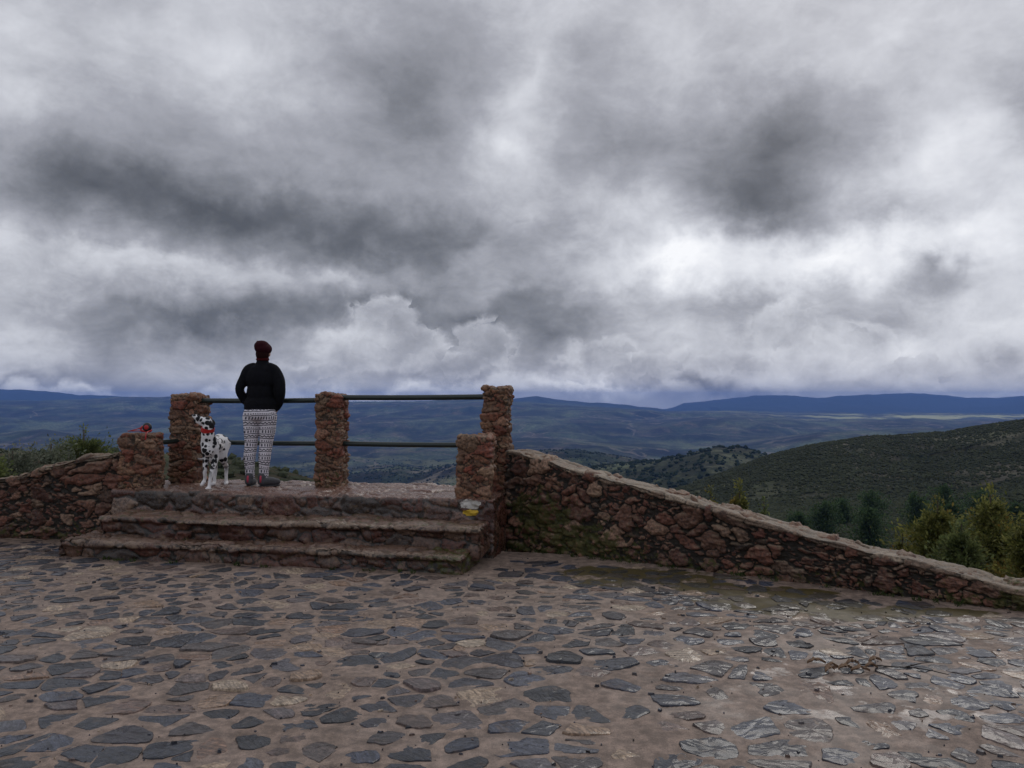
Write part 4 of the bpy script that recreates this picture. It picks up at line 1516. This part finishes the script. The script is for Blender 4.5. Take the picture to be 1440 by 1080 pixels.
# jacket: torso, collar, sleeves that end in the side pockets
jacket_parts = [
    ('e', (0.0, 0.0, 0.93), (0.200, 0.150, 0.125)), ('e', (0.0, 0.0, 0.885), (0.202, 0.150, 0.040)), ('e', (0.0, 0.0, 1.06), (0.168, 0.135, 0.18)),
    ('e', (0.005, -0.005, 1.22), (0.188, 0.135, 0.17)), ('e', (0.012, -0.005, 1.31), (0.165, 0.112, 0.080)),
    ('t', [(0.022, 0, 1.33), (0.026, 0.0, 1.39), (0.028, 0.005, 1.435)], [0.10, 0.078, 0.070]),
    ('t', [(-0.09, 0, 1.345), (-0.150, 0, 1.305), (-0.205, -0.015, 1.20), (-0.246, -0.03, 1.10), (-0.215, 0.02, 0.995), (-0.160, 0.09, 0.93)], [0.062, 0.072, 0.064, 0.055, 0.050, 0.050]),
    ('t', [(0.12, 0, 1.345), (0.178, 0, 1.300), (0.232, -0.01, 1.20), (0.250, -0.025, 1.08), (0.225, 0.03, 0.97), (0.175, 0.09, 0.90)], [0.062, 0.074, 0.076, 0.072, 0.060, 0.052]),
]
blend('jacket', jacket_parts, 0.010, 4, M_jacket, person)
legg_parts = [
    ('e', (0.0, -0.012, 0.825), (0.203, 0.150, 0.105)),
    ('t', [(-0.098, -0.012, 0.80), (-0.104, 0.0, 0.66), (-0.112, 0.005, 0.47), (-0.124, -0.012, 0.34), (-0.122, -0.005, 0.20), (-0.118, 0, 0.115)], [0.112, 0.098, 0.076, 0.072, 0.058, 0.056]),
    ('t', [(0.100, -0.012, 0.80), (0.094, 0.0, 0.66), (0.074, 0.005, 0.47), (0.064, -0.012, 0.34), (0.056, -0.005, 0.20), (0.050, 0, 0.115)], [0.114, 0.100, 0.078, 0.074, 0.060, 0.058]),
]
blend('leggings', legg_parts, 0.009, 3, M_legg, person)
# beret: slouched, wider than the head
blend('beret', [('e', HC + Vector((0.004, -0.012, 0.050)), (0.108, 0.114, 0.072), (0.12, 0.18, 0)), ('e', HC + Vector((-0.012, -0.02, 0.075)), (0.092, 0.100, 0.066)),
                ('e', HC + Vector((0.005, -0.005, 0.015)), (0.090, 0.105, 0.050)), ('e', HC + Vector((-0.060, -0.03, 0.125)), (0.016, 0.016, 0.014))], 0.008, 3, M_beret, person)
blend('hair', [('e', HC + Vector((0, -0.030, -0.015)), (0.082, 0.078, 0.085))], 0.009, 2, M_hair, person)
blend('scarf', [('e', Vector((0.028, -0.004, 1.437)), (0.082, 0.080, 0.026)), ('e', Vector((0.03, -0.006, 1.458)), (0.075, 0.074, 0.022))], 0.008, 1, M_scarf, person)
for (ax, ay, bx, by) in ((-0.118, -0.045, -0.128, 0.17), (0.040, -0.045, 0.185, 0.125)):
    a, b = Vector((ax, ay, 0)), Vector((bx, by, 0))
    mid_ = a.lerp(b, 0.5)
    sh = blend('shoe', [('t', [a + Vector((0, 0, .065)), mid_ + Vector((0, 0, .058)), b + Vector((0, 0, .042))], [0.052, 0.050, 0.036]),
                        ('t', [a + Vector((0, 0.01, .07)), a + Vector((0, 0.012, .118))], [0.050, 0.050])], 0.007, 2, M_shoe, person)
    blend('sole', [('t', [a + Vector((0, 0, .014)), mid_ + Vector((0, 0, .014)), b + Vector((0, 0, .014))], [0.052, 0.052, 0.038])], 0.008, 1, M_sole, sh)
    V, Fc = tube_mesh([a + Vector((0, -0.036, .055)), a + Vector((0, -0.044, .10)), a + Vector((0, -0.036, .128))], [0.015, 0.014, 0.010], 8)
    link('heel_tab', mesh_np('heel_tab', V, Fc), M_pink, sh)
# soles must be flat and low: squash the balls
for o in list(bpy.data.objects):
    if o.name.startswith('sole'):
        o.scale = (1, 1, 0.30)
        o.location = (0, 0, 0.0)

# ------------------------------------------------------------------ dog
m, t, bs = newmat('spotted_coat')
obj = t.new('ShaderNodeTexCoord').outputs['Object']
wv = t.vm('ADD', obj, t.vm('SCALE', t.noise(obj, 18, 3, 0.6, color=True), scale=0.022))
vd = t.new('ShaderNodeTexVoronoi', feature='F1')
t.set(vd, 'Vector', wv)
t.set(vd, 'Scale', 20.0)
vs = t.new('ShaderNodeSeparateColor')
t.l.new(vd.outputs['Color'], vs.inputs[0])
thr = t.m('MULTIPLY_ADD', vs.outputs[0], 0.50, 0.20)
spot = t.mr(t.m('SUBTRACT', vd.outputs['Distance'], thr), 0.07, -0.05)
sz = t.new('ShaderNodeSeparateXYZ')
t.l.new(obj, sz.inputs[0])
spot = t.m('MULTIPLY', spot, t.mr(sz.outputs[2], 0.10, 0.26))
fur = t.noise(obj, 160, 3, 0.6)
cc = t.mix(spot, t.mix(fur, c4(0.62, 0.61, 0.62), c4(0.84, 0.83, 0.83)), c4(0.012, 0.012, 0.015))
t.set(bs, 'Base Color', cc)
t.set(bs, 'Roughness', 0.75)
t.set(bs, 'Specular IOR Level', 0.25)
M_dal = m
M_black = simple('black_fur', (0.010, 0.010, 0.012), 0.7)
M_collar = simple('red_webbing', (0.42, 0.016, 0.014), 0.6, nscale=120, namp=0.2)
M_metal = simple('steel', (0.5, 0.5, 0.5), 0.3, 1.0)

dog = empty('dog', (-3.29, 8.42, 0.573))
tag(dog, 'white dalmatian with black spots and red collar, head raised, beside the tall left pillar', 'dog')
dog_parts = [
    ('e', (0.0, 0.03, 0.478), (0.082, 0.14, 0.122)), ('e', (0.0, -0.03, 0.458), (0.068, 0.085, 0.098)),
    ('e', (-0.03, 0.24, 0.475), (0.080, 0.20, 0.092)), ('e', (-0.065, 0.42, 0.510), (0.070, 0.13, 0.070)), ('e', (-0.085, 0.52, 0.50), (0.084, 0.10, 0.092)),
    # neck and head (turned to the left, nose up)
    ('t', [(0.0, 0.0, 0.50), (0.004, -0.045, 0.59), (0.006, -0.06, 0.68), (0.005, -0.065, 0.735)], [0.092, 0.072, 0.055, 0.050]),
    ('e', (-0.005, -0.068, 0.745), (0.062, 0.052, 0.054), (0, 0.4, 0)),
    ('t', [(-0.035, -0.075, 0.752), (-0.085, -0.085, 0.785), (-0.128, -0.092, 0.808)], [0.044, 0.032, 0.023]),
    ('t', [(-0.045, -0.073, 0.725), (-0.095, -0.083, 0.748), (-0.125, -0.09, 0.762)], [0.028, 0.020, 0.014]),
    # near front leg
    ('t', [(0.045, 0.02, 0.47), (0.050, 0.045, 0.35), (0.030, 0.0, 0.20), (0.015, -0.01, 0.10), (0.010, -0.02, 0.035)], [0.056, 0.036, 0.024, 0.0185, 0.019]),
    ('t', [(0.008, -0.015, 0.022), (0.000, -0.065, 0.016)], [0.026, 0.022]),
    # far front leg, lifted
    ('t', [(-0.050, 0.03, 0.46), (-0.058, 0.06, 0.35), (-0.065, 0.05, 0.22), (-0.072, 0.07, 0.13), (-0.078, 0.07, 0.095)], [0.052, 0.035, 0.023, 0.018, 0.018]),
    ('t', [(-0.080, 0.065, 0.085), (-0.095, 0.035, 0.055)], [0.023, 0.018]),
    # near hind leg: thigh, knee forward, hock back, shank down
    ('t', [(-0.045, 0.52, 0.48), (-0.025, 0.45, 0.34), (-0.030, 0.56, 0.235), (-0.035, 0.60, 0.19), (-0.030, 0.585, 0.09), (-0.025, 0.575, 0.035)], [0.088, 0.054, 0.030, 0.024, 0.019, 0.020]),
    ('t', [(-0.022, 0.575, 0.022), (-0.010, 0.52, 0.016)], [0.024, 0.020]),
    # far hind leg
    ('t', [(-0.125, 0.50, 0.47), (-0.140, 0.42, 0.34), (-0.142, 0.52, 0.235), (-0.142, 0.55, 0.19), (-0.142, 0.53, 0.09), (-0.142, 0.52, 0.035)], [0.076, 0.050, 0.030, 0.024, 0.019, 0.020]),
    ('t', [(-0.142, 0.515, 0.022), (-0.142, 0.46, 0.016)], [0.024, 0.020]),
    # tail held low beside the belly, its tip showing left of the legs
    ('t', [(-0.09, 0.60, 0.50), (-0.13, 0.64, 0.40), (-0.20, 0.52, 0.33), (-0.235, 0.36, 0.31), (-0.225, 0.22, 0.335)], [0.026, 0.020, 0.016, 0.012, 0.007]),
]
blend('body', dog_parts, 0.0065, 3, M_dal, dog)
for (cx, cy, cz, rx) in ((0.050, -0.098, 0.715, 0.35), (0.032, -0.020, 0.735, -0.3)):
    blend('ear', [('e', (cx, cy, cz), (0.036, 0.013, 0.050), (rx, -0.75, 0)), ('e', (cx - 0.02, cy * 0.5 - 0.035, cz + 0.03), (0.024, 0.016, 0.024))], 0.006, 1, M_black, dog)
blend('nose', [('e', (-0.148, -0.095, 0.818), (0.012, 0.015, 0.012))], 0.004, 1, M_black, dog)
for sy in (-1, 1):
    blend('eye', [('e', (-0.040, -0.073 + sy * 0.036 - 0.002, 0.778), (0.010, 0.007, 0.009))], 0.003, 0, M_black, dog)


def ring(c, normal, R0, r, name, mat, parent, wid=1.0, seg=40):
    n = Vector(normal).normalized()
    a = n.orthogonal().normalized()
    b = n.cross(a)
    V, Fc = [], []
    prof = [(-wid, 0), (-wid, r), (wid, r), (wid, 0)]
    for k in range(seg):
        t_ = 2 * math.pi * k / seg
        d = a * math.cos(t_) + b * math.sin(t_)
        for (w_, rr) in prof:
            V.append(Vector(c) + d * (R0 + rr) + n * w_)
    for k in range(seg):
        for j in range(4):
            p, q_ = k * 4 + j, k * 4 + (j + 1) % 4
            p2, q2 = ((k + 1) % seg) * 4 + j, ((k + 1) % seg) * 4 + (j + 1) % 4
            Fc.append((p, q_, q2, p2))
    return link(name, mesh_np(name, V, Fc, smooth=False), mat, parent)


clr = ring((0.005, -0.058, 0.662), (0.28, -0.30, 1.0), 0.062, 0.007, 'collar', M_collar, dog, wid=0.024)
ring((-0.062, -0.085, 0.650), (0.5, 1, 0.2), 0.006, 0.002, 'tag_ring', M_metal, clr, wid=0.002, seg=16)

# ------------------------------------------------------------------ leash on the left pillar
lx, ly, lz = uv(-3.79, 0.90, 1.205)
leash = empty('dog_leash', (lx, ly, lz))
tag(leash, 'red and black retractable dog leash lying on top of the low left pillar', 'leash')
M_bplast = simple('black_plastic', (0.010, 0.010, 0.012), 0.35)
M_rplast = simple('red_plastic', (0.40, 0.012, 0.014), 0.4)


def lathe(prof, seg=32):
    V, Fc = [], []
    for k in range(seg):
        t_ = 2 * math.pi * k / seg
        for (r_, h_) in prof:
            V.append((r_ * math.cos(t_), h_, r_ * math.sin(t_)))
    n = len(prof)
    for k in range(seg):
        for j in range(n - 1):
            a = k * n + j
            b = ((k + 1) % seg) * n + j
            Fc.append((a, a + 1, b + 1, b))
    return V, Fc


V, Fc = lathe([(0.001, -0.020), (0.034, -0.020), (0.045, -0.015), (0.050, -0.006), (0.050, 0.006), (0.045, 0.015), (0.034, 0.020), (0.001, 0.020)])
V = [(x + 0.012, y, z + 0.050) for x, y, z in V]
link('reel_case', mesh_np('reel_case', V, Fc), M_bplast, leash)
V, Fc = lathe([(0.001, -0.0225), (0.022, -0.0225), (0.026, -0.0195)])
V = [(x + 0.012, y, z + 0.050) for x, y, z in V]
link('reel_cap', mesh_np('reel_cap', V, Fc), M_rplast, leash)
hp = [(-0.035, 0, 0.062), (-0.06, 0, 0.030), (-0.045, 0, 0.010), (0.0, 0, 0.004), (0.045, 0, 0.006), (0.062, 0, 0.018)]
V, Fc = tube_mesh(hp, [0.012, 0.013, 0.013, 0.012, 0.012, 0.010], 10)
link('handle', mesh_np('handle', V, Fc), M_rplast, leash)
cp = [(-0.03, 0.0, 0.058), (-0.09, -0.02, 0.030), (-0.15, -0.05, 0.012), (-0.19, -0.02, 0.008), (-0.15, 0.05, 0.008), (-0.07, 0.06, 0.008), (0.0, 0.05, 0.006)]
V, Fc = tube_mesh(cp, 0.005, 8)
link('cord', mesh_np('cord', V, Fc), M_rplast, leash)
V, Fc = tube_mesh([(0.055, -0.02, 0.012), (0.068, -0.10, 0.006), (0.078, -0.165, -0.012), (0.085, -0.19, -0.08)], 0.006, 8)
link('strap', mesh_np('strap', V, Fc), M_rplast, leash)

# ------------------------------------------------------------------ debris on the paving
M_dry = simple('dry_leaf', (0.20, 0.125, 0.075), 0.7, nscale=30, namp=0.4)
M_twig = simple('twig_bark', (0.022, 0.017, 0.014), 0.8, nscale=30, namp=0.3)


def gpt(px, py, z=0.0):
    Yd = (EYE - z) * F / (py - HZ)
    return Vector((at(px, Yd), Yd, z))


br = gpt(1215, 936)
e = empty('fallen_twig', br)
tag(e, 'thin dark fallen twig with curled dry leaves lying on the wet paving', 'twig')
pts = [gpt(p, y_, 0.022 + 0.012 * math.sin(i * 1.7)) - br for i, (p, y_) in enumerate([(1205, 931), (1230, 933), (1256, 935), (1282, 936), (1306, 940), (1330, 946)])]
V, Fc = tube_mesh(pts, [0.004, 0.004, 0.0035, 0.003, 0.003, 0.002], 7)
link('stem', mesh_np('stem', V, Fc), M_twig, e)
pts2 = [gpt(p, y_, 0.02) - br for (p, y_) in [(1270, 935), (1290, 930), (1308, 928)]]
V, Fc = tube_mesh(pts2, [0.004, 0.003, 0.002], 6)
link('side_twig', mesh_np('side_twig', V, Fc), M_twig, e)
rng = np.random.default_rng(3)
for k in range(8):
    p = gpt(1150 + 11 * k + rng.uniform(-6, 6), 932 + rng.uniform(-6, 9), 0.018) - br
    Ld, Wd = rng.uniform(0.06, 0.12), rng.uniform(0.012, 0.022)
    th = rng.normal(0.15, 0.35)
    nseg = 8
    V, Fc = [], []
    for i in range(nseg + 1):
        u_ = i / nseg
        wdt = Wd * math.sin(math.pi * min(0.98, u_ * 0.95 + 0.04)) ** 0.8
        x = (u_ - 0.5) * Ld
        zc_ = 0.022 * math.sin(math.pi * u_) * rng.uniform(0.6, 1.3)
        for j in (-1, -0.5, 0, 0.5, 1):
            yy = j * wdt
            zz_ = zc_ + 0.014 * j * j
            V.append((p.x + x * math.cos(th) - yy * math.sin(th), p.y + x * math.sin(th) + yy * math.cos(th), p.z - 0.004 + zz_))
    for i in range(nseg):
        for j in range(4):
            a = i * 5 + j
            Fc.append((a, a + 1, a + 6, a + 5))
    lf = link('dry_leaf', mesh_np('dry_leaf', V, Fc), M_dry, e)

M_weed = leaf_mat('weed_blades', (0.020, 0.045, 0.010), (0.080, 0.110, 0.030))
rng = np.random.default_rng(12)
spots = []
for k in range(46):
    s_ = rng.uniform(0.05, 6.0)
    p = WA + wd * s_ - RN * rng.uniform(0.03, 0.10)
    spots.append((p[0], p[1], ground_z(p[:1], p[1:])[0]))
for k in range(14):
    p = np.array(uv(rng.uniform(-4.0, 0.0), -0.04)[:2])
    spots.append((p[0], p[1], ground_z(p[:1], p[1:])[0]))
for (u_, v_, z_) in ((-0.62, 0.73, 0.355), (-0.55, 0.74, 0.355), (-2.9, 0.28, 0.155), (-1.3, 0.28, 0.155)):
    spots.append(uv(u_, v_, z_))
C, Dd = [], []
for (x, y, z) in spots:
    k = int(rng.integers(8, 22))
    C.append(np.array([[x, y, z - 0.004]]) + rng.normal(size=(k, 3)) * np.array([0.018, 0.012, 0.0]))
    Dd.append(rng.normal(size=(k, 3)) * 0.55 + np.array([0, 0, 1.0]))
V, Fq = leaves(np.concatenate(C), np.concatenate(Dd), 0.042, rng, 0.16)
wd_o = link('weeds', mesh_np('weeds', V, Fq, smooth=False), M_weed)
tag(wd_o, kind='stuff')

# ------------------------------------------------------------------ haze
bm = bmesh.new()
bmesh.ops.create_cube(bm, size=1.0)
me = bpy.data.meshes.new('haze')
zmax = float(Z.max()) + 4
zmin = float(Z.min()) - 1.0
for v in bm.verts:
    v.co = (v.co.x * 41000, v.co.y * 41000, (zmin if v.co.z < 0 else zmax))
bm.to_mesh(me)
bm.free()
hm_ = bpy.data.materials.new('haze_air')
hm_.use_nodes = True
hm_.node_tree.nodes.clear()
hn_ = NT(hm_.node_tree)
pv = hn_.new('ShaderNodeVolumePrincipled')
pv.inputs['Color'].default_value = (0.20, 0.40, 1.0, 1)
pv.inputs['Density'].default_value = 0.5 / 7600
pv.inputs['Anisotropy'].default_value = 0.0
oo = hn_.new('ShaderNodeOutputMaterial')
hn_.l.new(pv.outputs[0], oo.inputs['Volume'])
hz = link('haze', me, hm_)
tag(hz, kind='stuff')
print('terrain z', zmin, zmax)
